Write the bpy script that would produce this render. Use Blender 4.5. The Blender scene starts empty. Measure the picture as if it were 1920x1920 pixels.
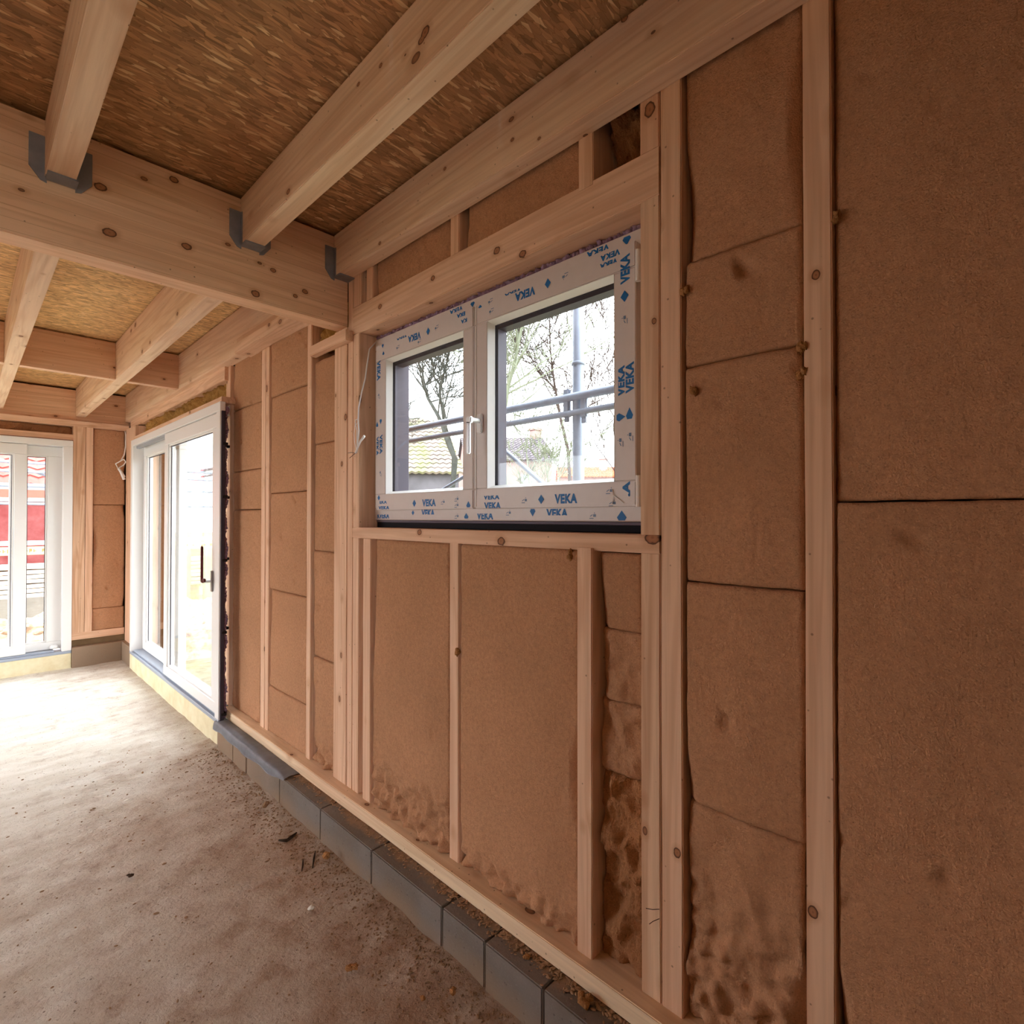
import bpy, bmesh, math, random
from mathutils import Vector, Matrix, noise
C = bpy.context.scene.collection
H = 1.5                                   # eye height: heights below are written relative to the eye
R = random.Random(7)

# ---------------------------------------------------------------- camera
cam = bpy.data.cameras.new('camera'); co = bpy.data.objects.new('camera', cam); C.objects.link(co)
cam.sensor_width = 36; cam.lens = 1007.53/1920*36; cam.clip_start = .02; cam.clip_end = 300
yaw, pit, rol = .798579, .010039, .00058
F = Vector((math.sin(yaw)*math.cos(pit), math.cos(yaw)*math.cos(pit), math.sin(pit)))
r0 = Vector((math.cos(yaw), -math.sin(yaw), 0)); u0 = r0.cross(F)
rt = r0*math.cos(rol)+u0*math.sin(rol); up = -r0*math.sin(rol)+u0*math.cos(rol)
co.matrix_world = Matrix(((rt.x, up.x, -F.x, 0), (rt.y, up.y, -F.y, 0), (rt.z, up.z, -F.z, H), (0, 0, 0, 1)))
bpy.context.scene.camera = co

# ---------------------------------------------------------------- overcast daylight
W = bpy.data.worlds.new('overcast_sky'); bpy.context.scene.world = W; W.use_nodes = True
bg = W.node_tree.nodes['Background']; bg.inputs[0].default_value = (.90, .95, 1, 1); bg.inputs[1].default_value = 2.6
vs = bpy.context.scene.view_settings
bpy.context.scene.display_settings.display_device = 'sRGB'
vs.view_transform = 'Standard'; vs.look = 'None'; vs.gamma = 1; vs.use_curve_mapping = False; vs.exposure = 2.02
try:
    bpy.context.scene.cycles.max_bounces = 10; bpy.context.scene.cycles.diffuse_bounces = 6; bpy.context.scene.cycles.transparent_max_bounces = 12
except Exception: pass

# ---------------------------------------------------------------- materials
def lin(c):
    return tuple(((x/255)/12.92 if x/255 <= .04045 else ((x/255+.055)/1.055)**2.4) for x in c)+(1,)
class NT:
    def __init__(s, name, rough=.8, spec=.2):
        s.m = bpy.data.materials.new(name); s.m.use_nodes = True; s.t = s.m.node_tree
        s.b = s.t.nodes['Principled BSDF']; s.b.inputs['Roughness'].default_value = rough
        s.b.inputs['Specular IOR Level'].default_value = spec
    def n(s, ty, **k):
        nd = s.t.nodes.new(ty)
        for a, v in k.items():
            if isinstance(v, tuple) and a.startswith('i_'): pass
            setattr(nd, a, v)
        return nd
    def l(s, a, b): s.t.links.new(a, b)
    def set(s, sock, v):
        if isinstance(v, bpy.types.NodeSocket): s.l(v, sock)
        else: sock.default_value = v
    def pos(s, rnd=True, scale=(1, 1, 1)):
        g = s.n('ShaderNodeNewGeometry'); out = g.outputs['Position']
        if rnd:
            oi = s.n('ShaderNodeObjectInfo'); a = s.n('ShaderNodeVectorMath', operation='SCALE'); a.inputs[0].default_value = (13.7, 7.3, 5.1)
            s.l(oi.outputs['Random'], a.inputs['Scale']); d = s.n('ShaderNodeVectorMath', operation='ADD'); s.l(out, d.inputs[0]); s.l(a.outputs[0], d.inputs[1]); out = d.outputs[0]
        return s.mul(out, scale)
    def mul(s, v, sc):
        m = s.n('ShaderNodeVectorMath', operation='MULTIPLY'); s.l(v, m.inputs[0]); m.inputs[1].default_value = sc; return m.outputs[0]
    def rot(s, v, r, sc=(1, 1, 1)):
        m = s.n('ShaderNodeMapping'); s.l(v, m.inputs[0]); m.inputs['Rotation'].default_value = r; m.inputs['Scale'].default_value = sc; return m.outputs[0]
    def noise(s, v, scale, det=4, rough=.55, dist=0):
        n = s.n('ShaderNodeTexNoise'); s.l(v, n.inputs['Vector']); n.inputs['Scale'].default_value = scale; n.inputs['Detail'].default_value = det
        n.inputs['Roughness'].default_value = rough; n.inputs['Distortion'].default_value = dist; return n.outputs['Fac']
    def vor(s, v, scale, feat='F1', rnd=1):
        n = s.n('ShaderNodeTexVoronoi', feature=feat); s.l(v, n.inputs['Vector']); n.inputs['Scale'].default_value = scale; n.inputs['Randomness'].default_value = rnd; return n
    def ramp(s, f, stops):
        r = s.n('ShaderNodeValToRGB'); e = r.color_ramp.elements
        while len(e) < len(stops): e.new(.5)
        for k, (p, c) in enumerate(stops): e[k].position = p; e[k].color = c if len(c) == 4 else lin(c)
        s.l(f, r.inputs[0]); return r.outputs[0]
    def mr(s, f, a, b, c=0, d=1):
        r = s.n('ShaderNodeMapRange'); s.set(r.inputs[0], f)
        for i, v in enumerate((a, b, c, d)): r.inputs[i+1].default_value = v
        return r.outputs[0]
    def mix(s, f, a, b, bt='MIX'):
        m = s.n('ShaderNodeMix', data_type='RGBA', blend_type=bt); s.set(m.inputs[0], f)
        s.set(m.inputs[6], a if isinstance(a, bpy.types.NodeSocket) else (a if len(a) == 4 else lin(a)))
        s.set(m.inputs[7], b if isinstance(b, bpy.types.NodeSocket) else (b if len(b) == 4 else lin(b))); return m.outputs[2]
    def math(s, op, a, b=0.):
        m = s.n('ShaderNodeMath', operation=op); s.set(m.inputs[0], a); s.set(m.inputs[1], b); return m.outputs[0]
    def col(s, c): s.set(s.b.inputs['Base Color'], c if isinstance(c, bpy.types.NodeSocket) else lin(c))
    def bump(s, h, strength=.3, dist=.01):
        b = s.n('ShaderNodeBump'); s.l(h, b.inputs['Height']); b.inputs['Strength'].default_value = strength; b.inputs['Distance'].default_value = dist
        s.l(b.outputs[0], s.b.inputs['Normal'])

def wood(name, ax, light=(230, 191, 160), dark=(206, 158, 124), lam=0, knots=9.5, spots=()):
    m = NT(name, .72, .25)
    sc = [34, 34, 34]; sc[ax] = 1.3
    p = m.pos(True)
    fine = m.noise(m.mul(p, tuple(sc)), 1.6, 3, .6, .3)
    s2 = [7, 7, 7]; s2[ax] = .32
    broad = m.noise(m.mul(p, tuple(s2)), 1.3, 3, .5, .5)
    rings = m.math('SINE', m.math('MULTIPLY', broad, 46.))
    c = m.mix(m.mr(rings, -.4, 1, 0, .55), light, dark)
    c = m.mix(m.mr(fine, .42, .72, 0, .38), c, tuple(int(x*.86) for x in dark))
    pink = m.noise(m.mul(p, (1.1, 1.1, 1.1)), 1, 2)
    c = m.mix(m.mr(pink, .45, .7, 0, .35), c, (222, 176, 146))
    if lam:
        g = m.n('ShaderNodeNewGeometry'); sx = m.n('ShaderNodeSeparateXYZ'); m.l(g.outputs['Position'], sx.inputs[0])
        q = m.math('DIVIDE', sx.outputs[2], lam); fr = m.math('FRACT', q); fl = m.math('FLOOR', q)
        wn = m.n('ShaderNodeTexWhiteNoise', noise_dimensions='1D'); m.l(fl, wn.inputs['W'])
        c = m.mix(m.mr(wn.outputs[0], 0, 1, 0, .3), c, dark)
        c = m.mix(m.mr(fr, .0, .04, .75, 0), c, (150, 100, 66))
    # knots: little spheres of dark wood cut by the board faces
    st = [1, 1, 1]; st[ax] = .62
    v = m.vor(m.mul(p, tuple(st)), knots)
    d = v.outputs['Distance']
    sep = m.n('ShaderNodeSeparateColor'); m.l(v.outputs['Color'], sep.inputs[0])
    pick = m.math('GREATER_THAN', sep.outputs[0], .35)
    size = m.mr(sep.outputs[1], 0, 1, .05, .14)
    k = m.math('MULTIPLY', m.math('LESS_THAN', d, size), pick)
    halo = m.math('MULTIPLY', m.mr(m.math('DIVIDE', d, size), 1., 2.6, .45, 0), pick)
    c = m.mix(halo, c, (176, 122, 80))
    kc = m.mix(m.mr(m.math('DIVIDE', d, size), .45, .95), (150, 98, 66), (84, 48, 30))
    c = m.mix(m.math('MULTIPLY', k, .85), c, kc)
    # large knots at their own places in the boards
    if spots:
        g2 = m.n('ShaderNodeNewGeometry').outputs['Position']; wob = m.n('ShaderNodeTexNoise'); m.l(g2, wob.inputs['Vector']); wob.inputs['Scale'].default_value = 60
        best = None
        for (x, y, z, rad) in spots:
            d_ = m.n('ShaderNodeVectorMath', operation='SUBTRACT'); m.l(g2, d_.inputs[0]); d_.inputs[1].default_value = (x, y, z+H)
            e_ = [1, 1, 1]; e_[ax] = .75; q = m.n('ShaderNodeVectorMath', operation='LENGTH'); m.l(m.mul(d_.outputs[0], tuple(e_)), q.inputs[0])
            q = m.math('DIVIDE', q.outputs['Value'], rad); best = q if best is None else m.math('MINIMUM', best, q)
        best = m.math('ADD', best, m.mr(wob.outputs['Fac'], .3, .7, -.12, .12))
        c = m.mix(m.mr(best, 1., 2.1, .4, 0), c, (172, 116, 76))
        kc = m.ramp(best, [(0, (132, 84, 56)), (.35, (168, 112, 76)), (.7, (150, 98, 66)), (.84, (76, 44, 28)), (1, (84, 50, 32))])
        c = m.mix(m.mr(best, .96, 1.06, .92, 0), c, kc)
    # small nail heads / pitch specks
    v2 = m.vor(p, 21); c = m.mix(m.math('MULTIPLY', m.mr(v2.outputs['Distance'], .045, .075, 1, 0), .6), c, (96, 60, 40))
    m.col(c); m.bump(m.math('ADD', m.math('MULTIPLY', fine, .6), m.math('MULTIPLY', rings, .12)), .22, .004)
    return m.m
WX, WY, WZ = wood('pine_along_x', 0), wood('pine_along_y', 1, spots=[(1.299, 1.339, 0.930, 0.0125), (1.299, 1.216, 0.877, 0.0120), (1.299, 1.702, 0.946, 0.0100), (1.299, 2.086, 0.939, 0.0110), (1.299, 1.787, -0.060, 0.0110), (1.299, 1.316, -0.082, 0.0140), (1.299, 0.737, -0.054, 0.0180)]), wood('pine_along_z', 2, spots=[(1.300, 0.340, 0.530, 0.0085), (1.300, 0.352, -0.858, 0.0100), (1.300, 0.745, 1.110, 0.0160), (1.300, 0.976, -0.124, 0.0070), (1.300, 0.669, -0.868, 0.0100), (1.300, 2.393, 0.486, 0.0120), (1.300, 2.428, 0.261, 0.0100)])
WZc = wood('pine_pale_along_z', 2, (226, 190, 158), (192, 142, 108), spots=[(1.300, 0.733, 0.529, 0.0070)])
GLU = wood('glulam_spruce', 0, (238, 198, 164), (216, 168, 132), lam=.0405, spots=[(0.339, 2.375, 1.175, 0.0140), (0.366, 2.375, 1.022, 0.0160), (0.611, 2.375, 1.061, 0.0130), (0.871, 2.375, 0.952, 0.0140), (0.944, 2.375, 1.077, 0.0090), (1.087, 2.375, 1.027, 0.0100), (1.043, 2.375, 0.994, 0.0080), (0.566, 2.375, 1.303, 0.0120)])
JST = wood('spruce_joist', 1, (234, 204, 174), (214, 172, 138), spots=[(1.227, 1.194, 1.212, 0.0060), (1.227, 1.080, 1.159, 0.0050), (1.227, 1.539, 1.276, 0.0060), (1.227, 1.976, 1.157, 0.0070), (1.227, 0.777, 1.331, 0.0080), (0.810, 1.096, 1.226, 0.0140), (0.810, 1.302, 1.263, 0.0060), (0.810, 1.423, 1.278, 0.0060), (0.810, 1.112, 1.216, 0.0100)])

def osb(name, flip, base=(188, 142, 94)):
    m = NT(name, .75, .2); p = m.pos(False)
    c = None; hs = None
    layers = [((0, 0, .75), (1.0, 3.6, 1), 17), ((0, 0, -.55), (1.0, 4, 1), 14), ((0, 0, 1.5), (1., 3.2, 1), 20), ((0, 0, .15), (.9, 4, 1), 16), ((0, 0, 1.05), (1., 4.4, 1), 24)]
    warp = m.n('ShaderNodeVectorMath', operation='SCALE'); nn = m.n('ShaderNodeTexNoise'); m.l(p, nn.inputs['Vector']); nn.inputs['Scale'].default_value = 9
    m.l(nn.outputs['Color'], warp.inputs[0]); warp.inputs['Scale'].default_value = .022
    ad = m.n('ShaderNodeVectorMath', operation='ADD'); m.l(p, ad.inputs[0]); m.l(warp.outputs[0], ad.inputs[1]); p = ad.outputs[0]
    for i, (ro, sc, s) in enumerate(layers):
        if flip: ro = (0, 0, ro[2]*.4); sc = (1, 3.4, 1); s = s*1.25
        q = m.rot(p, ro, sc)
        v = m.vor(q, s); sep = m.n('ShaderNodeSeparateColor'); m.l(v.outputs['Color'], sep.inputs[0])
        e = m.vor(q, s, 'DISTANCE_TO_EDGE'); ek = .22 if flip else .5
        col = m.ramp(sep.outputs[0], [(0, tuple(int(x*.74) for x in base)), (.35, tuple(int(x*.93) for x in base)), (.7, base), (.9, tuple(min(255, int(x*1.12)) for x in base)), (1, (236, 200, 152))])
        col = m.mix(m.mr(e.outputs['Distance'], .0, .06, ek, 0), col, (104, 66, 36))
        if c is None: c = col; hs = sep.outputs[1]
        else:
            msk = m.math('GREATER_THAN', sep.outputs[2], .5); c = m.mix(msk, c, col); 
            hm = m.n('ShaderNodeMix'); m.l(msk, hm.inputs[0]); m.l(hs, hm.inputs[2]); m.l(sep.outputs[1], hm.inputs[3]); hs = hm.outputs[0]
    fib = m.noise(m.rot(p, (0, 0, .3), (6, 34, 1)), 3, 3)
    c = m.mix(m.mr(fib, .4, .75, 0, .3), c, (150, 104, 62))
    big = m.noise(p, 1.7, 3); c = m.mix(m.mr(big, .42, .72, 0, .3), c, (160, 108, 66))
    m.col(c); m.bump(m.math('ADD', hs, m.math('MULTIPLY', fib, .6)), .55, .006)
    return m.m
OSB, OSB2 = osb('osb_near', False, (190, 144, 102)), osb('osb_far_lit', True, (234, 190, 132))  # same board twice: the far copy's skylit brightness is put into its colour

def fibre(name, base=(202, 151, 115), rough=0.):
    m = NT(name, .95, .05); p = m.pos(True)
    a = m.noise(p, 2.2, 3, .6); b = m.noise(p, 75, 5, .7); s = m.noise(p, 260, 2, .5)
    d = tuple(int(x*.8) for x in base); l = tuple(min(255, int(x*1.1)) for x in base)
    c = m.mix(m.mr(a, .32, .68), d if rough else tuple(int(x*.93) for x in base), base)
    c = m.mix(m.mr(b, .36, .66, 0, .6), c, d)
    c = m.mix(m.mr(s, .60, .72, 0, .55), c, l)
    c = m.mix(m.mr(s, .30, .38, .5, 0), c, tuple(int(x*.62) for x in base))
    m.col(c)
    st = m.noise(m.rot(p, (.5, .2, .3), (20, 90, 20)), 1.5, 3)
    m.bump(m.math('ADD', m.math('ADD', m.math('MULTIPLY', b, .8), m.math('MULTIPLY', s, .45)), m.math('MULTIPLY', st, .3+rough)), .65+rough*.3, .009+.008*rough)
    return m.m
FIB, FIBR, FIBY = fibre('wood_fibre_batt'), fibre('torn_wood_fibre', (200, 142, 98), .6), fibre('yellowish_fibre', (214, 164, 96), .5)

def plain(name, c, rough=.6, spec=.3, metal=0, nz=0, nsc=8, c2=None, bump=0):
    m = NT(name, rough, spec); m.b.inputs['Metallic'].default_value = metal
    if nz:
        p = m.pos(False); f = m.noise(p, nsc, 5, .6); m.col(m.mix(m.mr(f, .35, .68, 0, nz), c, c2 or tuple(int(x*.7) for x in c)))
        if bump: m.bump(m.noise(p, nsc*3, 5), bump, .01)
    else: m.col(c)
    return m.m
PVC = plain('white_pvc', (226, 224, 222), .35, .4)
PVCf = plain('film_wrapped_pvc', (214, 204, 200), .38, .4, nz=.3, nsc=30, c2=(204, 192, 188))
ALU = plain('grey_alu_threshold', (150, 158, 172), .4, .5)
HAND = plain('satin_handle', (218, 220, 222), .3, .5, .3)
DARK = plain('anthracite_frame', (58, 50, 62), .5, .3)
BLACK = plain('black_membrane', (18, 16, 24), .7, .2)
STEEL = plain('dark_hanger_steel', (136, 134, 140), .5, .4, 0, nz=.5, nsc=25, c2=(108, 106, 112))
GALV = plain('galvanised_tube', (150, 160, 178), .5, .4, 0, nz=.5, nsc=12, c2=(116, 122, 136), bump=.1)
FOAM = plain('lilac_spray_foam', (176, 152, 176), .9, .1, nz=.8, nsc=45, c2=(120, 88, 120), bump=.4)
RED = plain('dark_red_lever', (92, 20, 22), .4, .4)
INK = plain('blue_print', (20, 104, 170), .5, .3)
INK2 = plain('pale_blue_print', (112, 132, 160), .6, .2)
PEN = plain('pencil_mark', (62, 40, 34), .8, .1)
CAB = plain('white_cable_sheath', (232, 228, 226), .45, .4)
CORE = plain('dark_wire_core', (50, 24, 24), .5, .3)
MEMB = plain('grey_plastic_membrane', (160, 162, 170), .38, .5, nz=.5, nsc=9, c2=(108, 104, 104), bump=.1)
XPS = plain('cream_foam_board', (226, 216, 184), .85, .1, nz=.5, nsc=9, c2=(200, 178, 128), bump=.2)
LUMPW = plain('white_plaster_crumb', (226, 220, 208), .9, .1)
STONE = plain('tan_clod', (160, 130, 102), .95, .05, nz=.6, nsc=60, bump=.3)
BARK = plain('dark_bark', (74, 58, 46), .95, .05, nz=.6, nsc=50, bump=.4)

def block_mat():
    m = NT('grey_concrete_block', .92, .1); p = m.pos(True)
    a = m.noise(p, 4, 4); b = m.noise(p, 120, 3, .7)
    c = m.mix(m.mr(a, .35, .7), (126, 117, 110), (104, 97, 90)); c = m.mix(m.mr(b, .55, .75, 0, .5), c, (142, 136, 132))
    v = m.vor(p, 45); c = m.mix(m.mr(v.outputs['Distance'], .08, .16, .6, 0), c, (60, 60, 64))
    # sawdust and soil splashed on: clings to the foot, drifts on the top face
    g = m.n('ShaderNodeNewGeometry'); sx = m.n('ShaderNodeSeparateXYZ'); m.l(g.outputs['Position'], sx.inputs[0])
    low = m.math('ADD', m.mr(sx.outputs[2], .0, .11, .75, 0), m.mr(a, .3, .7, -.25, .25))
    far = m.mr(sx.outputs[1], 2.6, 3.4, 0, .75)
    c = m.mix(m.math('MAXIMUM', low, far), c, (150, 124, 100))
    sn = m.n('ShaderNodeSeparateXYZ'); m.l(g.outputs['Normal'], sn.inputs[0])
    dust = m.math('MULTIPLY', m.mr(sn.outputs[2], .5, .9), m.mr(m.math('ADD', m.mr(sx.outputs[0], 1.19, 1.25), m.mr(m.noise(p, 9, 6, .7), .3, .7, -.5, .5)), .3, .8))
    c = m.mix(dust, c, (150, 124, 102))
    m.col(c); m.bump(m.math('ADD', b, m.math('MULTIPLY', m.mr(v.outputs['Distance'], .05, .2), .5)), .4, .004); return m.m
BLK = block_mat()

def floor_mat():
    m = NT('dusty_raw_concrete', .93, .12); p = m.pos(False)
    a = m.noise(p, .9, 5, .6, .5); b = m.noise(p, 7, 6, .65); s = m.noise(p, 70, 4, .7)
    stre = m.noise(m.rot(p, (0, 0, .5), (2, 6, 1)), 1.6, 5, .65)
    g = m.n('ShaderNodeSeparateXYZ'); m.l(p, g.inputs[0])
    # trampled soil lies thickest along the block course; tone also browner towards the camera
    dirt_tone = m.math('ADD', m.mr(g.outputs[0], .25, 1.2, 0, .5), m.mr(g.outputs[1], 1.6, 4.6, .55, -.1))
    dirt_tone = m.math('ADD', dirt_tone, m.mr(a, .3, .7, -.25, .25)); dirt_tone = m.math('ADD', dirt_tone, m.mr(b, .3, .7, -.25, .25))
    c = m.mix(m.mr(stre, .35, .7), (220, 214, 204), (198, 188, 172))
    c = m.mix(m.mr(dirt_tone, .1, .95), c, (164, 138, 118))
    c = m.mix(m.mr(b, .55, .8, 0, .55), c, (134, 110, 94))
    c = m.mix(m.mr(s, .62, .74, 0, .45), c, (212, 200, 184)); c = m.mix(m.mr(s, .28, .38, .6, 0), c, (98, 78, 64))
    v = m.vor(p, 26); c = m.mix(m.mr(v.outputs['Distance'], .06, .11, .7, 0), c, (84, 66, 54)); v = m.vor(p, 75); c = m.mix(m.mr(v.outputs['Distance'], .10, .2, .5, 0), c, (104, 84, 70))
    m.col(c); m.bump(m.math('ADD', m.math('ADD', b, m.math('MULTIPLY', s, .35)), m.math('MULTIPLY', stre, .7)), .7, .022); return m.m
FLR = floor_mat()

def glass_mat(name='window_glass', ior=1.6):
    m = bpy.data.materials.new(name); m.use_nodes = True; t = m.node_tree; t.nodes.clear()
    o = t.nodes.new('ShaderNodeOutputMaterial'); mx = t.nodes.new('ShaderNodeMixShader'); f = t.nodes.new('ShaderNodeFresnel'); f.inputs[0].default_value = ior
    tr = t.nodes.new('ShaderNodeBsdfTransparent'); gl = t.nodes.new('ShaderNodeBsdfGlossy'); gl.inputs['Roughness'].default_value = .01
    tr.inputs[0].default_value = (.97, .985, .985, 1)
    ge = t.nodes.new('ShaderNodeNewGeometry'); mi = t.nodes.new('ShaderNodeMapRange'); t.links.new(ge.outputs['Backfacing'], mi.inputs[0]); mi.inputs[3].default_value = ior; mi.inputs[4].default_value = 1/ior; t.links.new(mi.outputs[0], f.inputs[0])
    t.links.new(f.outputs[0], mx.inputs[0]); t.links.new(tr.outputs[0], mx.inputs[1]); t.links.new(gl.outputs[0], mx.inputs[2]); t.links.new(mx.outputs[0], o.inputs[0]); return m
GLS = glass_mat('window_glass', 1.28); GLD = glass_mat('door_glass', 1.85)

# ---------------------------------------------------------------- mesh helpers
def link(name, bm, mat, parent=None, origin=None, smooth=False):
    """one mesh object; bmesh is in world coordinates (heights already absolute)"""
    if origin is None:
        xs = [v.co for v in bm.verts]
        origin = Vector(((min(v.x for v in xs)+max(v.x for v in xs))/2, (min(v.y for v in xs)+max(v.y for v in xs))/2, min(v.z for v in xs)))
    origin = Vector(origin)
    for v in bm.verts: v.co -= origin
    me = bpy.data.meshes.new(name); bm.normal_update(); bm.to_mesh(me); bm.free()
    for m in (mat if isinstance(mat, (list, tuple)) else [mat]): me.materials.append(m)
    if smooth:
        for p in me.polygons: p.use_smooth = True
    o = bpy.data.objects.new(name, me); C.objects.link(o)
    if parent is not None:
        w = Vector(parent.location); q = parent.parent
        while q: w += q.location; q = q.parent
        o.parent = parent; o.location = origin-w
    else: o.location = origin
    return o
def tag(o, label=None, cat=None, group=None, kind=None):
    if label: o['label'] = label
    if cat: o['category'] = cat
    if group: o['group'] = group
    if kind: o['kind'] = kind
    return o
def empty(name, loc, label=None, cat=None, group=None, kind=None):
    o = bpy.data.objects.new(name, None); C.objects.link(o); o.location = (loc[0], loc[1], loc[2]+H); o.empty_display_size = .1
    return tag(o, label, cat, group, kind)
def addbox(bm, x0, x1, y0, y1, z0, z1, bev=0., segs=1):
    vs_ = [bm.verts.new((x, y, z+H)) for x in (x0, x1) for y in (y0, y1) for z in (z0, z1)]
    fs = [(0, 1, 3, 2), (4, 6, 7, 5), (0, 4, 5, 1), (2, 3, 7, 6), (0, 2, 6, 4), (1, 5, 7, 3)]
    ff = [bm.faces.new([vs_[i] for i in f]) for f in fs]
    if bev: bmesh.ops.bevel(bm, geom=list({e for f in ff for e in f.edges}), offset=bev, segments=segs, affect='EDGES', clamp_overlap=True)
    return ff
def box(name, x0, x1, y0, y1, z0, z1, mat, parent=None, bev=.0025):
    bm = bmesh.new(); addbox(bm, x0, x1, y0, y1, z0, z1, bev); return link(name, bm, mat, parent)
def board(name, x0, x1, y0, y1, z0, z1, mat, parent=None, ax=1, wob=.0012, seed=0):
    """sawn board: subdivided along its length with slight bow and eased arrises"""
    bm = bmesh.new(); addbox(bm, x0, x1, y0, y1, z0, z1)
    L = (x1-x0, y1-y0, z1-z0)[ax]; n = max(1, int(L/.12))
    es = [e for e in bm.edges if abs((e.verts[0].co-e.verts[1].co)[ax]) > L*.9]
    bmesh.ops.bevel(bm, geom=es, offset=.0028, segments=2, affect='EDGES')
    es = [e for e in bm.edges if abs((e.verts[0].co-e.verts[1].co)[ax]) > L*.9]
    if n > 1: bmesh.ops.subdivide_edges(bm, edges=es, cuts=n-1)
    for v in bm.verts:
        d = noise.noise_vector(v.co*2.1+Vector((seed*3.7, seed, 0)))*wob; d2 = noise.noise_vector(v.co*23+Vector((seed, 0, 0)))*wob*.35; d = d+d2; d[ax] = 0; v.co += d
    return link(name, bm, mat, parent)
def tube(bm, pts, rad, seg=8, cap=True):
    pts = [Vector(p) for p in pts]; rings = []; prev = None
    for i, p in enumerate(pts):
        t = (pts[min(i+1, len(pts)-1)]-pts[max(i-1, 0)]).normalized()
        a = prev if prev is not None else (Vector((0, 0, 1)) if abs(t.z) < .9 else Vector((1, 0, 0)))
        a = (a-t*a.dot(t)).normalized(); b = t.cross(a); prev = a
        r = rad[i] if isinstance(rad, (list, tuple)) else rad
        rings.append([bm.verts.new(p+(a*math.cos(2*math.pi*k/seg)+b*math.sin(2*math.pi*k/seg))*r) for k in range(seg)])
    for i in range(len(rings)-1):
        for k in range(seg):
            bm.faces.new((rings[i][k], rings[i][(k+1) % seg], rings[i+1][(k+1) % seg], rings[i+1][k]))
    if cap: bm.faces.new(rings[0][::-1]); bm.faces.new(rings[-1])
def hz(p): return (p[0], p[1], p[2]+H)
def lump(bm, c, r, seed=0, sq=(1, 1, .7), sub=2, amp=.5):
    m = bmesh.ops.create_icosphere(bm, subdivisions=sub, radius=1)
    for v in m['verts']:
        n = noise.noise(v.co*1.7+Vector((seed*5.1, seed, 0))); n2 = noise.noise(v.co*4.5+Vector((seed, 3, 0)))
        v.co = Vector((v.co.x*sq[0], v.co.y*sq[1], v.co.z*sq[2]))*r*(1+amp*n+amp*.6*n2)+Vector(hz(c))

# ---------------------------------------------------------------- STRUCTURE
def struct(name, bm, mat): return tag(link(name, bm, mat), kind='structure')
XF = 1.30           # face plane of the studs
ZP0, ZP1 = -1.344, -1.285   # bottom plate
# floor
bm = bmesh.new()
def floor_z(x, y):
    z = -1.5+.010*noise.noise(Vector((x*1.3, y*1.3, 0)))+.006*noise.noise(Vector((x*6, y*6, 3)))+.003*noise.noise(Vector((x*22, y*22, 9)))
    e = max(0, (x-.93)/.24); z += .022*min(1, e)**2*(.7+.5*noise.noise(Vector((x*9, y*9, 5))))*(1 if y < 4 else .2)
    return min(z, -1.462)
nx, ny = 190, 330
xs = [-3.4+i*(1.19+3.4)/nx for i in range(nx+1)]; ys = [-2.9+j*(6.95+2.9)/ny for j in range(ny+1)]
g = [[bm.verts.new((x, y, floor_z(x, y)+H)) for y in ys] for x in xs]
for i in range(nx):
    for j in range(ny): bm.faces.new((g[i][j], g[i+1][j], g[i+1][j+1], g[i][j+1]))
struct('floor', bm, FLR)
for p in bpy.data.objects['floor'].data.polygons: p.use_smooth = True
bm = bmesh.new(); addbox(bm, -3.5, 1.6, -3.1, 7.1, -1.75, -1.54); struct('trim_2', bm, plain('slab_edge', (128, 124, 118)))
# ceiling decking: near sheet and far sheet (far bays fall slightly)
def dz(y): return -.0075*max(0, y-2.475)
bm = bmesh.new(); addbox(bm, -3.4, 1.5, -3.0, 1.25, 1.350, 1.372); addbox(bm, -3.4, 1.5, 1.253, 2.45, 1.350, 1.372)
struct('ceiling', bm, OSB)
bm = bmesh.new(); fs = addbox(bm, -3.4, 1.5, 2.45, 7.3, 1.346, 1.372)
for v in bm.verts: v.co.z += dz(v.co.y)
o = struct('ceiling', bm, OSB2)
# sheathing outside the studs, with the window and door openings
SH = plain('brown_fibre_sheathing', (92, 58, 34), .95, .05, nz=.6, nsc=30, bump=.3)
bm = bmesh.new()
for a in ((-3.0, .80, -1.5, 1.35), (2.262, 3.95, -1.5, 1.35), (.80, 2.262, -1.5, -.047), (.80, 2.262, .866, 1.35), (3.95, 6.47, .80, 1.35), (6.47, 7.1, -1.5, 1.35)):
    addbox(bm, 1.435, 1.50, a[0], a[1], a[2], a[3])
struct('wall_right', bm, SH)
bm = bmesh.new()
for a in ((.80, 1.5, -1.5, 1.33), (-1.9, .80, .80, 1.33), (-3.4, -1.9, -1.5, 1.33)):
    addbox(bm, a[0], a[1], 7.06, 7.12, a[2], a[3])
struct('wall_far', bm, SH)
LWALL = plain('left_wall_board', (196, 160, 120), .9, .1, nz=.4)
bm = bmesh.new()
for a in ((-3.0, 4.1, -1.5, 1.35), (4.1, 6.7, .9, 1.35), (4.1, 6.7, -1.5, -1.35), (6.7, 7.1, -1.5, 1.35)):
    addbox(bm, -3.5, -3.4, a[0], a[1], a[2], a[3])
struct('wall_left', bm, LWALL)
bm = bmesh.new()
for a in ((-3.5, -2.9, -1.5, 1.35), (-.9, 1.5, -1.5, 1.35), (-2.9, -.9, .75, 1.35), (-2.9, -.9, -1.5, -1.3)): addbox(bm, a[0], a[1], -3.1, -3.0, a[2], a[3])
struct('wall_near', bm, LWALL)  # unseen wall; its opening is added so daylight reaches the crossbeam face
bm = bmesh.new(); addbox(bm, -.42, -.30, -3.0, -.75, -1.49, 1.349); struct('wall_light_blocker', bm, LWALL)  # unseen wall, added to keep the near opening's daylight off the right wall

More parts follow.
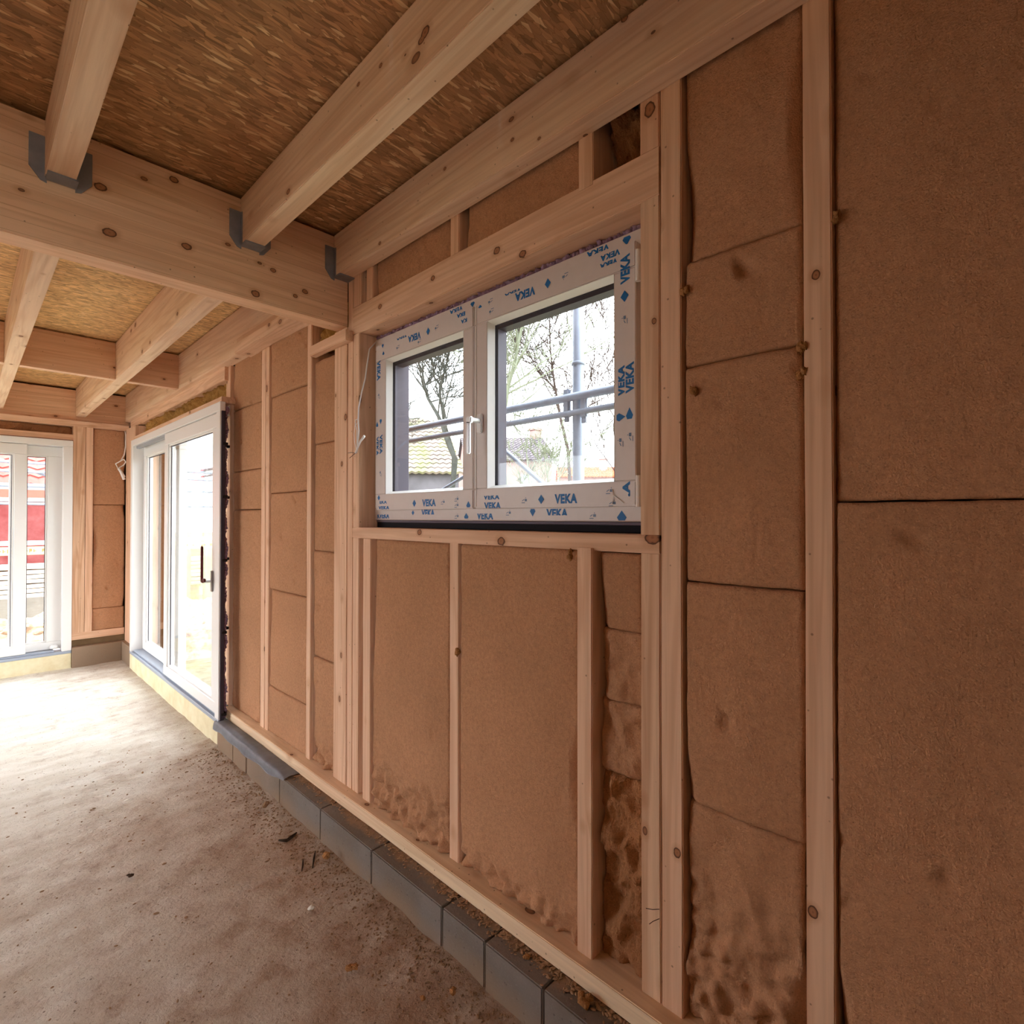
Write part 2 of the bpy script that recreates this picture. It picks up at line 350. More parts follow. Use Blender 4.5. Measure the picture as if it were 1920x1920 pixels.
# foundation course of grey blocks along the right wall
bm = bmesh.new(); js = [-3.0, -2.4, -1.8, -1.2, -.7, -.2, .25, .66, 1.015, 1.259, 1.475, 1.929, 2.372, 2.829, 3.292, 3.511, 3.80]
for a, b in zip(js[:-1], js[1:]):
    j = R.uniform(-.002, .002); addbox(bm, 1.17+j, 1.46, a+.0025, b-.0025, -1.56, ZP0-.001, .004, 2)
addbox(bm, 1.19, 1.46, 6.47, 7.1, -1.56, -1.30, .004)
struct('trim_1', bm, BLK)
bm = bmesh.new(); addbox(bm, .785, 1.19, 6.86, 7.05, -1.56, -1.30, .004); struct('trim_3', bm, BLK)

WP = wood('pale_plate_pine', 1, (236, 208, 174), (216, 180, 142))
# ---------------------------------------------------------------- timber
def timber(name, label, cat, group, *a, mat=None, ax=1, wob=.0012, seed=0):
    return tag(board(name, *a, mat, None, ax, wob, seed), label, cat, group)
# bottom plate with overlapping scarf: front lath and the plate proper
timber('bottom_plate', 'long pale pine bottom plate lying on the grey foundation blocks under the studs', 'timber plate', None, 1.249, 1.43, -3., 3.985, ZP0, ZP1, mat=WP, wob=.002, seed=3)
timber('bottom_plate', 'short pine plate at the foot of the far wall between corner and front door', 'timber plate', None, .785, 1.22, 6.925, 7.05, -1.236, -1.165, mat=WX, ax=0, seed=4)
timber('packing_board', 'grey-brown dirty board between short far plate and blocks in the corner', 'board', None, .785, 1.24, 6.94, 7.05, -1.30, -1.237, mat=plain('dirty_board', (128, 104, 76), .9, .1, nz=.5), ax=0)

Gs = 'wall studs of the right-hand wall'
def stud(label, y0, y1, z0=ZP1, z1=1.22, name='wall_stud', x0=XF, mat=WZ, seed=0, group=Gs, cat='stud', x1=1.434):
    return timber(name, label, cat, group, x0, x1, y0, y1, z0, z1, mat=mat, ax=2, seed=seed)
stud('full-height pine stud right of the widest batts, outside the right picture edge', -.40, -.345, z1=1.345, seed=1)
stud('tall pine stud with a dark oval knot left of the widest fibre batts', .309, .365, z1=1.345, seed=2)
stud('full-height pine stud immediately right of the window and its trimmer', .654, .7135, seed=5)
stud('lower pine trimmer stud with pencil ticks, under the right end of the window sill', .7165, .775, z1=-.098, mat=WZc, seed=6, name='trimmer_stud')
stud('upper trimmer stud with strong grain, between sill and header at the right of the window', .7165, .775, -.047, .864, mat=WZc, seed=7, name='trimmer_stud')
stud('short stud block with big knot above the right end of the window header', .7165, .775, .998, 1.22, seed=8, name='cripple_stud', group='short studs above the window header')
stud('short cripple stud right of centre above the window header', .929, .984, .985, 1.22, name='cripple_stud', x0=1.296, group='short studs above the window header', seed=9)
stud('short cripple stud left of centre above the window header', 1.544, 1.597, .998, 1.22, name='cripple_stud', group='short studs above the window header', seed=10)
stud('short cripple stud near the left end of the window header', 2.150, 2.206, .998, 1.22, name='cripple_stud', group='short studs above the window header', seed=11)
stud('short stud block beside the big crossbeam end above the header', 2.250, 2.322, .998, 1.22, name='cripple_stud', group='short studs above the window header', seed=12)
stud('cripple stud with round knot at its top under the right part of the window sill', .929, .984, z1=-.090, name='cripple_stud', x0=1.288, group='cripple studs under the window sill', seed=13)
stud('cripple stud under the middle of the window sill', 1.544, 1.597, z1=-.098, name='cripple_stud', group='cripple studs under the window sill', seed=14)
stud('thin cripple stud under the left end of the sill beside a torn strip of insulation', 2.150, 2.215, z1=-.098, name='cripple_stud', group='cripple studs under the window sill', seed=15, x0=1.293)
stud('lower left trimmer stud under the left end of the window sill', 2.264, 2.320, z1=-.098, name='trimmer_stud', seed=16)
stud('left trimmer stud beside the window opening, between sill and header', 2.264, 2.320, -.047, .864, name='trimmer_stud', seed=17)
stud('full-height narrow stud between the window trimmer and the wide post', 2.323, 2.372, seed=18, z1=1.22)
stud('wide pine post carrying the end of the big crossbeam', 2.378, 2.505, z1=.921, seed=19, name='timber_post', group=None, cat='post')
stud('pine stud left of the wide post with a gappy batt between', 2.757, 2.807, z1=1.12, seed=20)
stud('right one of the thin paired studs midway between patio door and window', 3.315, 3.368, z1=1.12, seed=21)
stud('left one of the thin paired studs midway between patio door and window', 3.372, 3.436, z1=1.12, seed=22)
stud('pine stud at the right jamb of the sliding patio door', 3.944, 4.03, z1=1.04, seed=23, x0=1.285)
stud('reddish pine stud in the far corner left of the sliding patio door', 6.50, 6.92, z0=-1.30, z1=.93, seed=24, x0=1.225)
Gf = 'studs of the far wall beside the front door'
timber('wall_stud', 'wide pine stud on the far wall touching the white front door frame', 'stud', Gf, .787, .885, 6.925, 7.05, -1.165, .92, mat=WZc, ax=2, seed=25)
timber('wall_stud', 'narrower pine stud on the far wall against the tall brown batt', 'stud', Gf, .888, .948, 6.922, 7.05, -1.165, .92, mat=WZ, ax=2, seed=26)
# horizontal members
timber('window_header', 'deep pine header beam across the top of the window', 'header beam', None, 1.298, 1.434, .717, 2.322, .8655, .9975, mat=WY, seed=30)
timber('window_sill_plate', 'horizontal pine sill timber with knots under the window', 'sill timber', None, 1.298, 1.434, .717, 2.322, -.0975, -.0475, mat=WY, seed=31)
timber('noggin', 'short knotty pine noggin nailed beside the wide post under the crossbeam', 'noggin', None, 1.262, 1.30, 2.325, 2.70, .838, .889, mat=WY, seed=32, wob=.004)
timber('top_plate', 'pine top plate running above the insulation over the sliding patio door', 'top plate', None, 1.262, 1.434, 3.99, 6.92, .945, 1.046, mat=WY, seed=33, wob=.002)
timber('door_header', 'thin reddish pine lintel strip directly on top of the patio door frame', 'lintel', None, 1.215, 1.434, 3.90, 6.50, .772, .812, mat=WY, seed=34)
timber('top_plate', 'pine top plate on the far wall over the front door', 'top plate', None, -3.3, 1.25, 6.915, 7.05, .915, .972, mat=WX, ax=0, seed=35)
timber('door_header', 'pine lintel strip right above the white front door on the far wall', 'lintel', None, -1.9, .787, 6.93, 7.05, .775, .83, mat=WX, ax=0, seed=36)
timber('rim_joist', 'deep rim joist closing the ceiling bays at the far wall', 'rim joist', None, -3.3, 1.3, 6.98, 7.05, .974, 1.29, mat=GLU, ax=0, seed=37)

# main crossbeam
timber('ceiling_beam', 'big glulam crossbeam spanning the room below the joists, knots on its face', 'beam', None, -3.35, 1.299, 2.375, 2.478, .921, 1.334, mat=GLU, ax=0, seed=40)

# joists, near bay
Gj = 'ceiling joists in front of the crossbeam'
def nearj(x0, x1, label, y1=2.372, seed=0, skew=0):
    o = timber('ceiling_joist', label, 'joist', Gj, x0, x1, -2.95, y1, 1.14, 1.349-.012, mat=JST, seed=seed)
    if skew:
        for v in o.data.vertices: v.co.x += (v.co.y)*skew
    return o
nearj(1.227, 1.3, 'ceiling joist lying along the right wall above the window, in front of the crossbeam', seed=41)
nearj(.810, .886, 'middle ceiling joist in front of the crossbeam with a long dark stain', seed=42)
nearj(.189, .266, 'leftmost ceiling joist in front of the crossbeam, pale underside', seed=43)
nearj(-.43, -.354, 'ceiling joist in front of the crossbeam outside the left edge of the picture', seed=44)
nearj(-1.05, -.974, 'ceiling joist in front of the crossbeam far to the left of the picture', seed=45)
# far bay joists (deeper, falling a little)
Gk = 'ceiling joists behind the crossbeam'
def farj(x0, x1, label, seed=0, sp=(2.479, 6.975), zb=1.056):
    o = timber('ceiling_joist', label, 'joist', Gk, x0, x1, sp[0], sp[1], zb, 1.338, mat=JST, seed=seed)
    for v in o.data.vertices: v.co.z += dz(v.co.y+o.location.y)
    return o
farj(1.227, 1.3, 'ceiling joist lying on the right wall above the patio door, behind the crossbeam', 51, (2.9, 6.975), 1.05)
farj(.810, .888, 'middle ceiling joist behind the crossbeam, running to the far wall', 52)
farj(.198, .274, 'left ceiling joist behind the crossbeam with bright underside', 53)
farj(-.42, -.344, 'ceiling joist behind the crossbeam outside the left edge of the picture', 54)
farj(-1.05, -.974, 'ceiling joist behind the crossbeam far to the left of the picture', 55)
# sistered packing piece on the wall joist
bm = bmesh.new(); addbox(bm, 1.20, 1.2995, 2.48, 3.62, 1.033, 1.13)
bmesh.ops.subdivide_edges(bm, edges=bm.edges[:], cuts=9, use_grid_fill=True)
for v in bm.verts:
    t = max(0, (3.62-v.co.y)/1.14); 
    if v.co.z > 1.10+H and v.co.x < 1.25: v.co.x += .026*(.4+.6*abs(noise.noise(v.co*6)))
    v.co += noise.noise_vector(v.co*7)*.006
tag(link('packing_piece', bm, WY), 'rough-edged pale timber offcut lapped onto the wall joist just behind the crossbeam', 'timber offcut')
# blockings
Gn = 'blocking boards between the joists behind the crossbeam'
for (xa, xb, lb) in ((.889, 1.226, 'dark blocking board between the wall joist and the middle joist'), (.275, .809, 'wide blocking board with a knot between middle and left joist behind the crossbeam'), (-.343, .197, 'blocking board left of the left joist at the picture edge'), (-.973, -.421, 'blocking board outside the left edge of the picture')):
    o = timber('blocking', lb, 'blocking', Gn, xa, xb, 4.965, 5.035, 1.058+dz(5), 1.333+dz(5), mat=WX, ax=0, seed=int(60+xa*9))

# joist hangers
def hanger(x0, x1, label, right=True):
    r = empty('joist_hanger', ((x0+x1)/2, 2.372, 1.13), label, 'joist hanger', 'steel joist hangers on the crossbeam')
    bm = bmesh.new(); addbox(bm, x0-.002, x1+.002, 2.312, 2.3735, 1.1335, 1.139); link('tray', bm, STEEL, r)
    def flange(s):
        xx = x0 if s < 0 else x1; w = .045*s
        prof = [(xx-.001*s, 1.139), (xx-.001*s, 1.122), (xx+w*.35, 1.127), (xx+w, 1.165), (xx+w, 1.275), (xx-.001*s, 1.275)]
        bm = bmesh.new(); a = [bm.verts.new((p[0], 2.3735, p[1]+H)) for p in prof]; b = [bm.verts.new((p[0], 2.3685, p[1]+H)) for p in prof]
        n = len(a)
        bm.faces.new(a if s > 0 else a[::-1]); bm.faces.new(b[::-1] if s > 0 else b)
        for i in range(n): bm.faces.new((a[i], a[(i+1) % n], b[(i+1) % n], b[i]))
        bmesh.ops.recalc_face_normals(bm, faces=bm.faces); link('flange', bm, STEEL, r)
        bm = bmesh.new(); addbox(bm, xx-.0035 if s < 0 else xx+.0005, xx-.0005 if s < 0 else xx+.0035, 2.352, 2.3735, 1.139, 1.27); link('side_strap', bm, STEEL, r)
    flange(-1)
    if right: flange(1)
hanger(1.227, 1.299, 'dark steel joist hanger holding the wall joist at the crossbeam end', False)
hanger(.810, .886, 'dark steel joist hanger under the middle joist')
hanger(.193, .270, 'dark steel joist hanger under the leftmost joist')

# ---------------------------------------------------------------- insulation batts
def batt(label, y0, y1, z0, z1, xb=1.312, amp=.004, mat=FIB, rough=0., seed=0, gap=.002, plane='x', group='fibre batts between the studs', bulge=.004, low=0., thick=.09, sag=0., step=.009):
    """fibrous slab: front face dented and fuzzy, edges rounded back and slightly ragged; plane x: along y; plane y: along x"""
    bm = bmesh.new(); w, h = y1-y0, z1-z0
    n = max(4, int(w/step)); k = max(4, int(h/step)); sd = Vector((seed*9.1, seed*3.3, seed*1.7))
    rows = []
    for i in range(n+1):
        row = []
        for j in range(k+1):
            a, b = i/n, j/k
            y = y0+w*a; z = z0+h*b
            q = Vector((y, z, 0))
            de = min(a, 1-a)*w; dv = min(b, 1-b)*h
            e = max(0, 1-de/.012)**2+.5*max(0, 1-dv/.006)**2
            d = bulge*min(1, de/.12)-.010*e
            d += amp*noise.noise(q*4+sd)+amp*.5*noise.noise(q*13+sd)+.0010*noise.noise(q*70+sd)
            # edge ragged with sporadic cavities next to the studs
            cav = max(0, noise.noise(Vector((0 if a < .5 else 9, z*3.2, 1))+sd)-.12)
            d -= .07*cav*max(0, 1-de/(.012+.05*cav))
            if low: # crumbled foot
                f = max(0, 1-(z-z0)/low); d += min(1, f*1.6)*(.034*noise.noise(q*24+sd)+.014*noise.noise(q*50+sd)-.012*abs(noise.noise(q*9+sd)))
            if rough:
                t = noise.turbulence(q*Vector((13, 7, 1)) if False else Vector((y*30, z*16, 0))+sd, 4, False)
                d += rough*(t-.55)
            # pockmarks
            pk = noise.noise(q*17+sd*2)
            if pk > .6: d -= .012*(pk-.6)/.2
            d += .0016*noise.noise(q*38+sd)
            yy, zz = y, z
            if i in (0, n):
                s = 1 if i == 0 else -1; yy += s*(gap*.5+gap*abs(noise.noise(Vector((z*17, 3, 0))+sd))*1.5+.05*max(0, cav-.05))
            if j in (0, k):
                s = 1 if j == 0 else -1; zz += s*(.0004+.003*abs(noise.noise(Vector((y*19, 7, 0))+sd)))
            dep = xb-d
            row.append(bm.verts.new((dep, yy, zz+H) if plane == 'x' else (yy, dep, zz+H)))
        rows.append(row)
    for i in range(n):
        for j in range(k): bm.faces.new((rows[i][j], rows[i][j+1], rows[i+1][j+1], rows[i+1][j]))
    ring = [rows[i][0] for i in range(n+1)]+[rows[n][j] for j in range(1, k+1)]+[rows[i][k] for i in range(n-1, -1, -1)]+[rows[0][j] for j in range(k-1, 0, -1)]
    bk = []
    for v in ring:
        c = v.co.copy(); 
        if plane == 'x': c.x = xb+thick
        else: c.y = xb+thick
        bk.append(bm.verts.new(c))
    m = len(ring)
    for i in range(m): bm.faces.new((ring[i], ring[(i+1) % m], bk[(i+1) % m], bk[i]))
    bm.faces.new(bk)
    bmesh.ops.recalc_face_normals(bm, faces=bm.faces)
    o = link('insulation_batt', bm, mat, smooth=True)
    return tag(o, label, 'insulation batt', group)
B = batt
Gb = 'big fibre batts at the right edge'
B('large smooth brown fibre batt filling the upper right of the wall', -.345, .309, .034, 1.345, 1.314, .003, seed=1, bulge=.006, group=Gb)
B('large brown fibre batt with rough lower part, bottom right of the wall', -.345, .309, ZP1, .032, 1.306, .003, seed=2, bulge=.004, group=Gb)
Ga = 'fibre batts stacked between the window stud and the knotty stud'
for a, b, s, l, kw in ((.661, 1.22, 3, 'topmost', {'bulge': .002}), (.389, .659, 4, 'second from the top', {}), (-.164, .387, 5, 'third and tallest', {}), (-.727, -.166, 6, 'fourth, cut slantwise at its foot,', {}), (ZP1, -.729, 7, 'lowest, crumpled', {'amp': .016, 'low': .45})):
    B(l+' brown batt in the column just right of the window', .365, .654, a, b, 1.310+(.008 if s in (3, 7) else 0), kw.get('amp', .005), seed=s, low=kw.get('low', 0), gap=.006, group=Ga, bulge=kw.get('bulge', .004))
Gr = 'narrow rough batts under the right end of the window'
for a, b, s, l, rg, xb, mt in ((-.322, -.102, 8, 'top', 0, 1.318, FIB), (-.53, -.324, 9, 'second', .012, 1.322, FIB), (-.742, -.532, 10, 'third', .014, 1.325, FIB), (ZP1, -.744, 11, 'lowest, shredded', .028, 1.326, FIBR)):
    B(l+' piece of the narrow batt column between cripple and right trimmer stud', .776, .929, a, b, xb, .010, mat=mt, seed=s, rough=rg, low=.0, group=Gr, thick=.08)
Gw = 'wide batts under the window sill'
B('wide smooth fibre batt under the window between middle and right cripple studs', .985, 1.543, ZP1, -.098, 1.304, .004, seed=12, low=.10, group=Gw, bulge=.006)
B('fibre batt under the left half of the window with crumbled foot', 1.598, 2.149, ZP1, -.098, 1.304, .005, seed=13, low=.26, group=Gw, bulge=.006)
B('shredded narrow insulation strip left of the thin cripple stud', 2.216, 2.263, ZP1, -.098, 1.335, .006, mat=FIBR, rough=.05, seed=14, group=None, thick=.06, step=.007)
Gt = 'low fibre pieces above the window header'
B('dark shredded insulation pocket above the right end of the header', .776, .928, .998, 1.20, 1.345, .006, mat=FIBR, rough=.06, seed=15, group=Gt, thick=.06, step=.007)
B('long low batt above the header right of its middle', .985, 1.543, .998, 1.20, 1.316, .004, seed=16, rough=.006, group=Gt)
B('long low batt above the header left of its middle', 1.598, 2.149, .998, 1.20, 1.316, .004, seed=17, rough=.006, group=Gt)
B('tiny dark insulation sliver above the left end of the header', 2.207, 2.249, .998, 1.20, 1.345, .004, mat=FIBR, seed=18, rough=.03, group=Gt, thick=.05)
Gl = 'fibre batts between window post and patio door'
for a, b, s, l in ((.388, .826, 19, 'upper'), (-.176, .386, 20, 'second'), (-.735, -.178, 21, 'third'), (ZP1, -.737, 22, 'lowest')):
    B(l+' batt in the gappy narrow column next to the wide post', 2.508, 2.755, a, b, 1.316, .006, seed=s, group=Gl, gap=.012, low=.15 if s == 22 else 0)
B('small torn insulation pocket with dark hole right beneath the crossbeam end', 2.508, 2.755, .892, 1.10, 1.335, .004, mat=FIBY, seed=23, rough=.04, group=Gl, thick=.07)
for a, b, s, l in ((.722, 1.10, 24, 'topmost'), (.144, .72, 25, 'second'), (-.431, .142, 26, 'third'), (-1.01, -.433, 27, 'fourth'), (ZP1, -1.012, 28, 'lowest')):
    B(l+' batt in the middle column between paired studs and single stud', 2.808, 3.314, a, b, 1.306, .004, seed=s, group=Gl, gap=.006)
for a, b, s, l in ((.727, 1.10, 29, 'topmost'), (.308, .725, 30, 'second'), (.05, .306, 31, 'third, shallow'), (ZP1, .048, 32, 'lowest, tall')):
    B(l+' batt in the column next to the sliding patio door', 3.438, 3.943, a, b, 1.306, .005, seed=s, group=Gl, gap=.011)
for i in range(5):
    a = 4.05+i*.56; b = a+.55
    B(['rightmost yellowish lumpy', 'second yellowish lumpy', 'middle yellowish lumpy', 'fourth yellowish lumpy', 'leftmost yellowish lumpy'][i]+' fibre wad over the patio door', a, min(b, 6.5), .814, .944, 1.30, .008, mat=FIBY, seed=33+i, rough=.05, group='lumpy fibre wads above the patio door', bulge=.03, thick=.10, gap=.008)
Gc = 'fibre batts in the far corner'
for a, b, s, l in ((.13, .915, 40, 'upper'), (-.94, .128, 41, 'middle'), (-1.165, -.942, 42, 'lowest')):
    B(l+' golden brown batt in the far corner beside the far wall stud', .949, 1.224, a, b, 6.94, .003, seed=s, plane='y', group=Gc)
B('low dark fibre strip above the white front door', -1.9, .786, .832, .914, 6.99, .006, mat=FIBR, seed=43, plane='y', rough=.03, group=None, step=.02, thick=.05)

# ---------------------------------------------------------------- WINDOW
def ringbox(name, par, xa, xb, ya, yb, za, zb, w, mat, wb=None, bev=.003, wl=None, wr=None):
    """rectangular frame in the wall plane: outer y/z limits, member width"""
    bm = bmesh.new(); wb = wb or w; wl = wl or w; wr = wr or w
    addbox(bm, xa, xb, ya, yb, zb-w, zb, bev); addbox(bm, xa, xb, ya, yb, za, za+wb, bev)
    addbox(bm, xa, xb, ya, ya+wr, za+wb, zb-w, bev); addbox(bm, xa, xb, yb-wl, yb, za+wb, zb-w, bev)
    return link(name, bm, mat, par)
cur_cache = {}
def glyphs(s):
    if s not in cur_cache:
        cu = bpy.data.curves.new('lettering', 'FONT'); cu.body = s; cu.size = 1; cu.offset = .05; cu.resolution_u = 3; cu.space_character = 1.08
        ob = bpy.data.objects.new('lettering_source', cu); C.objects.link(ob); dg = bpy.context.evaluated_depsgraph_get(); dg.update()
        me = bpy.data.meshes.new_from_object(ob.evaluated_get(dg)); bpy.data.objects.remove(ob); bpy.data.curves.remove(cu)
        xs_ = [v.co.x for v in me.vertices]; ys_ = [v.co.y for v in me.vertices]
        x0, x1, y0, y1 = min(xs_), max(xs_), min(ys_), max(ys_)
        cur_cache[s] = ([((v.co.x-x0)/(x1-x0)-.5, (v.co.y-y0)/(y1-y0)-.5) for v in me.vertices], [list(p.vertices) for p in me.polygons]); bpy.data.meshes.remove(me)
    return cur_cache[s]
def addshape(bm, X, cy, cz, w, h, rot, vs_, fs, clip=None):
    b2 = bmesh.new(); vv = [b2.verts.new((p[0], p[1], 0)) for p in vs_]
    for f in fs:
        try: b2.faces.new([vv[i] for i in f])
        except ValueError: pass
    if clip:
        for val, nrm in ((clip[0], -1), (clip[1], 1)):
            if (nrm < 0 and val > -.5) or (nrm > 0 and val < .5):
                bmesh.ops.bisect_plane(b2, geom=b2.verts[:]+b2.edges[:]+b2.faces[:], plane_co=(0, val, 0), plane_no=(0, nrm, 0), clear_outer=True)
    ca, sa = math.cos(math.radians(rot)), math.sin(math.radians(rot)); mp = {}
    for v in b2.verts:
        a, b = v.co.x*w, v.co.y*h; r = a*ca-b*sa; u = a*sa+b*ca
        mp[v] = bm.verts.new((X, cy-r, cz+u+H))
    for f in b2.faces: bm.faces.new([mp[v] for v in f.verts])
    b2.free()
DIA = ([(0, -.5), (.5, 0), (0, .5), (-.5, 0)], [(0, 1, 2, 3)])
DROP = ([(-.32, -.5), (.32, -.5), (.5, -.2), (0, .5), (-.5, -.2)], [(0, 1, 2, 3, 4)])
TICK = ([(-.5, -.5), (.1, -.5), (.1, -.38), (-.5, -.38), (-.4, -.2), (-.05, .05), (-.05, .2), (-.4, -.05), (.05, -.2), (.45, -.2), (.45, .2), (.05, .2), (.2, .5), (.28, .5), (.28, .28), (.2, .28)], [(0, 1, 2, 3), (4, 5, 6, 7), (8, 9, 10, 11), (12, 15, 14, 13)])
def marks(par, X, items, smalls, name='printed_marks'):
    bm = bmesh.new()
    for (s, cy, cz, w, h, rot, *cl) in items:
        d = DIA if s == '<>' else DROP if s == 'v' else glyphs(s)
        addshape(bm, X-.0008, cy, cz, w, h, rot, d[0], d[1], cl[0] if cl else None)
    o = link(name, bm, INK, par); o['label'] = 'blue lettering and diamonds printed on the protective film'
    if smalls:
        bm = bmesh.new()
        for (cy, cz, rot) in smalls: addshape(bm, X-.0008, cy, cz, .026, .02, rot, TICK[0], TICK[1])
        o = link('printed_pictograms', bm, INK2, par)
win = empty('window_1', (1.38, 1.53, -.013), kind='structure')
fr = ringbox('frame', win, 1.379, 1.445, .80, 2.256, -.013, .846, .055, PVCf)
V = 'VEKA'
marks(fr, 1.379, [(V, 1.135, .0145, .092, .028, 0, (-.28, .5)), ('v', 1.243, .016, .026, .026, 180), ('v', .885, .006, .034, .030, 0), ('v', 1.592, .006, .026, .022, 0), (V, 1.485, .006, .090, .028, 0, (-.5, .3)), (V, 1.838, .018, .092, .030, 0, (-.2, .5)), ('KVEKA', 2.182, .007, .10, .024, 0, (-.5, .25)), ('<>', 1.946, .020, .020, .022, 0),
      (V, .97, .829, .085, .02, 180, (-.5, .3)), (V, 1.655, .828, .08, .02, 180, (-.5, .3)), ('v', .866, .824, .03, .026, 180), ('v', 1.556, .824, .026, .02, 180)], [(.99, .006, 0), (1.36, .017, 0), (1.65, .005, 0)])
def sash(y0, y1, glass, label, items, smalls, stile_l, stile_r):
    s = empty('sash', (1.36, (y0+y1)/2, .033)); s.parent = win; s.location = s.location-win.location; s.matrix_parent_inverse.identity()
    gy0, gy1, gz0, gz1 = glass
    class P: pass
    loc = win.location+s.location
    def L(name, bm, mat):
        o = link(name, bm, mat); o.parent = s; o.location = o.location-loc; return o
    bm = bmesh.new()
    addbox(bm, 1.349, 1.385, y0, y1, gz1+.004, .799, .004, 2); addbox(bm, 1.349, 1.385, y0, y1, .033, gz0-.004, .004, 2)
    addbox(bm, 1.349, 1.385, y0, gy0-.004, gz0-.004, gz1+.004, .003); addbox(bm, 1.349, 1.385, gy1+.004, y1, gz0-.004, gz1+.004, .003)
    # raised outer lip
    L('sash_frame', bm, PVCf)
    bm = bmesh.new()       # sloping glazing bead
    o_ = [(gy0-.004, gz0-.004), (gy1+.004, gz0-.004), (gy1+.004, gz1+.004), (gy0-.004, gz1+.004)]; i_ = [(gy0+.008, gz0+.008), (gy1-.008, gz0+.008), (gy1-.008, gz1-.008), (gy0+.008, gz1-.008)]
    a = [bm.verts.new((1.350, p[0], p[1]+H)) for p in o_]; b = [bm.verts.new((1.378, p[0], p[1]+H)) for p in i_]; c = [bm.verts.new((1.384, p[0], p[1]+H)) for p in o_]
    for i in range(4): bm.faces.new((a[i], a[(i+1) % 4], b[(i+1) % 4], b[i])); bm.faces.new((b[i], b[(i+1) % 4], c[(i+1) % 4], c[i])); bm.faces.new((c[i], c[(i+1) % 4], a[(i+1) % 4], a[i]))
    bmesh.ops.recalc_face_normals(bm, faces=bm.faces); L('glazing_bead', bm, PVC)
    bm = bmesh.new(); addbox(bm, 1.380, 1.3825, gy0-.003, gy1+.003, gz0-.003, gz1+.003); L('pane', bm, GLS)
    bm = bmesh.new()
    for args in ((gy0-.003, gy1+.003, gz1-.022, gz1+.004), (gy1-.016, gy1+.004, gz0, gz1-.022), (gy0-.004, gy0+.003, gz0, gz1-.022), (gy0, gy1, gz0-.004, gz0+.002)):
        addbox(bm, 1.386, 1.43, *args)
    L('outer_shutter_guide', bm, DARK)
    bm = bmesh.new()
    for (t, cy, cz, w, h, rot, *cl) in items:
        d = DIA if t == '<>' else DROP if t == 'v' else glyphs(t)
        addshape(bm, 1.3482, cy, cz, w, h, rot, d[0], d[1], cl[0] if cl else None)
    o = L('printed_marks', bm, INK); o['label'] = 'blue lettering and diamonds printed on the protective film'
    bm = bmesh.new()
    for (cy, cz, rot) in smalls: addshape(bm, 1.3482, cy, cz, .026, .02, rot, TICK[0], TICK[1])
    L('printed_pictograms', bm, INK2)
    return s, L
sR, LR = sash(.818, 1.513, (.897, 1.438, .110, .719), '', [
    (V, 1.074, .060, .092, .031, 0), ('<>', 1.178, .060, .026, .032, 0), (V, 1.418, .074, .084, .018, 0, (-.5, .3)), (V, 1.413, .043, .088, .024, 0, (-.4, .5)),
    (V, .853, .725, .085, .032, 90, (-.5, .5)), ('<>', .855, .646, .028, .034, 0), (V, .868, .400, .09, .026, 90, (-.5, .35)), (V, .838, .405, .09, .028, 90), ('v', .868, .294, .024, .03, 270), ('v', .839, .302, .024, .034, 0), ('.A', .850, .083, .045, .026, 90),
    (V, 1.252, .768, .094, .030, 180), (V, .905, .784, .07, .02, 180, (-.4, .5)), (V, .910, .759, .062, .018, 180, (-.5, .2)), (V, 1.31, .789, .08, .014, 180, (-.5, .1)), ('<>', 1.149, .773, .026, .034, 0), ('v', 1.48, .788, .02, .012, 0)],
    [(1.254, .059, 0), (.908, .080, 0), (.898, .043, 0), (1.076, .774, 180), (1.424, .790, 180), (1.419, .753, 180), (.855, .577, 90), (.837, .233, 90), (.870, .220, 90)], 0, 0)
sL, LL = sash(1.519, 2.203, (1.582, 2.113, .110, .717), '', [
    (V, 1.792, .060, .092, .030, 0), ('<>', 1.894, .060, .026, .032, 0), (V, 2.13, .044, .09, .018, 0, (-.4, .4)), ('EKA', 2.135, .070, .06, .016, 0, (-.5, .3)), ('<>', 2.172, .090, .022, .026, 0), ('v', 1.545, .050, .024, .024, 0),
    (V, 1.897, .770, .092, .030, 180), (V, 1.99, .788, .08, .014, 180, (-.5, .2)), ('<>', 1.800, .772, .024, .032, 0), ('EKA', 1.59, .785, .05, .016, 180), ('KA', 1.572, .757, .036, .016, 180),
    ('v', 2.143, .786, .018, .018, 180), ('v', 2.137, .754, .018, .018, 0), (V, 2.176, .680, .092, .030, 270), (V, 2.186, .330, .09, .022, 270, (-.3, .5)), (V, 2.155, .336, .09, .024, 270), ('v', 2.188, .432, .02, .024, 0), ('v', 2.158, .440, .02, .024, 180)],
    [(2.175, .56, 90), (2.160, .20, 90), (1.70, .062, 0), (1.615, .048, 0), (1.615, .072, 0), (1.86, .742, 180), (2.02, .752, 180), (1.742, .772, 180)], 0, 0)
# handle on the right sash, near the meeting stile
bm = bmesh.new(); addbox(bm, 1.338, 1.349, 1.462, 1.492, .312, .384, .004, 2); LR('handle_rosette', bm, PVC)
bm = bmesh.new(); tube(bm, [hz((1.340, 1.477, .358)), hz((1.302, 1.477, .358))], .0095, 12)
addbox(bm, 1.290, 1.306, 1.467, 1.496, .345, .369, .004, 2)
addbox(bm, 1.290, 1.303, 1.476, 1.496, .232, .349, .004, 2); LR('handle', bm, HAND)
bm = bmesh.new(); addbox(bm, 1.3465, 1.3492, 1.500, 1.502, .04, .795); LR('overlap_strip', bm, PVC)
for z in (.075, .72):
    bm = bmesh.new(); tube(bm, [hz((1.345, .808, z-.045)), hz((1.345, .808, z+.045))], .008, 10); LR('hinge', bm, PVC)
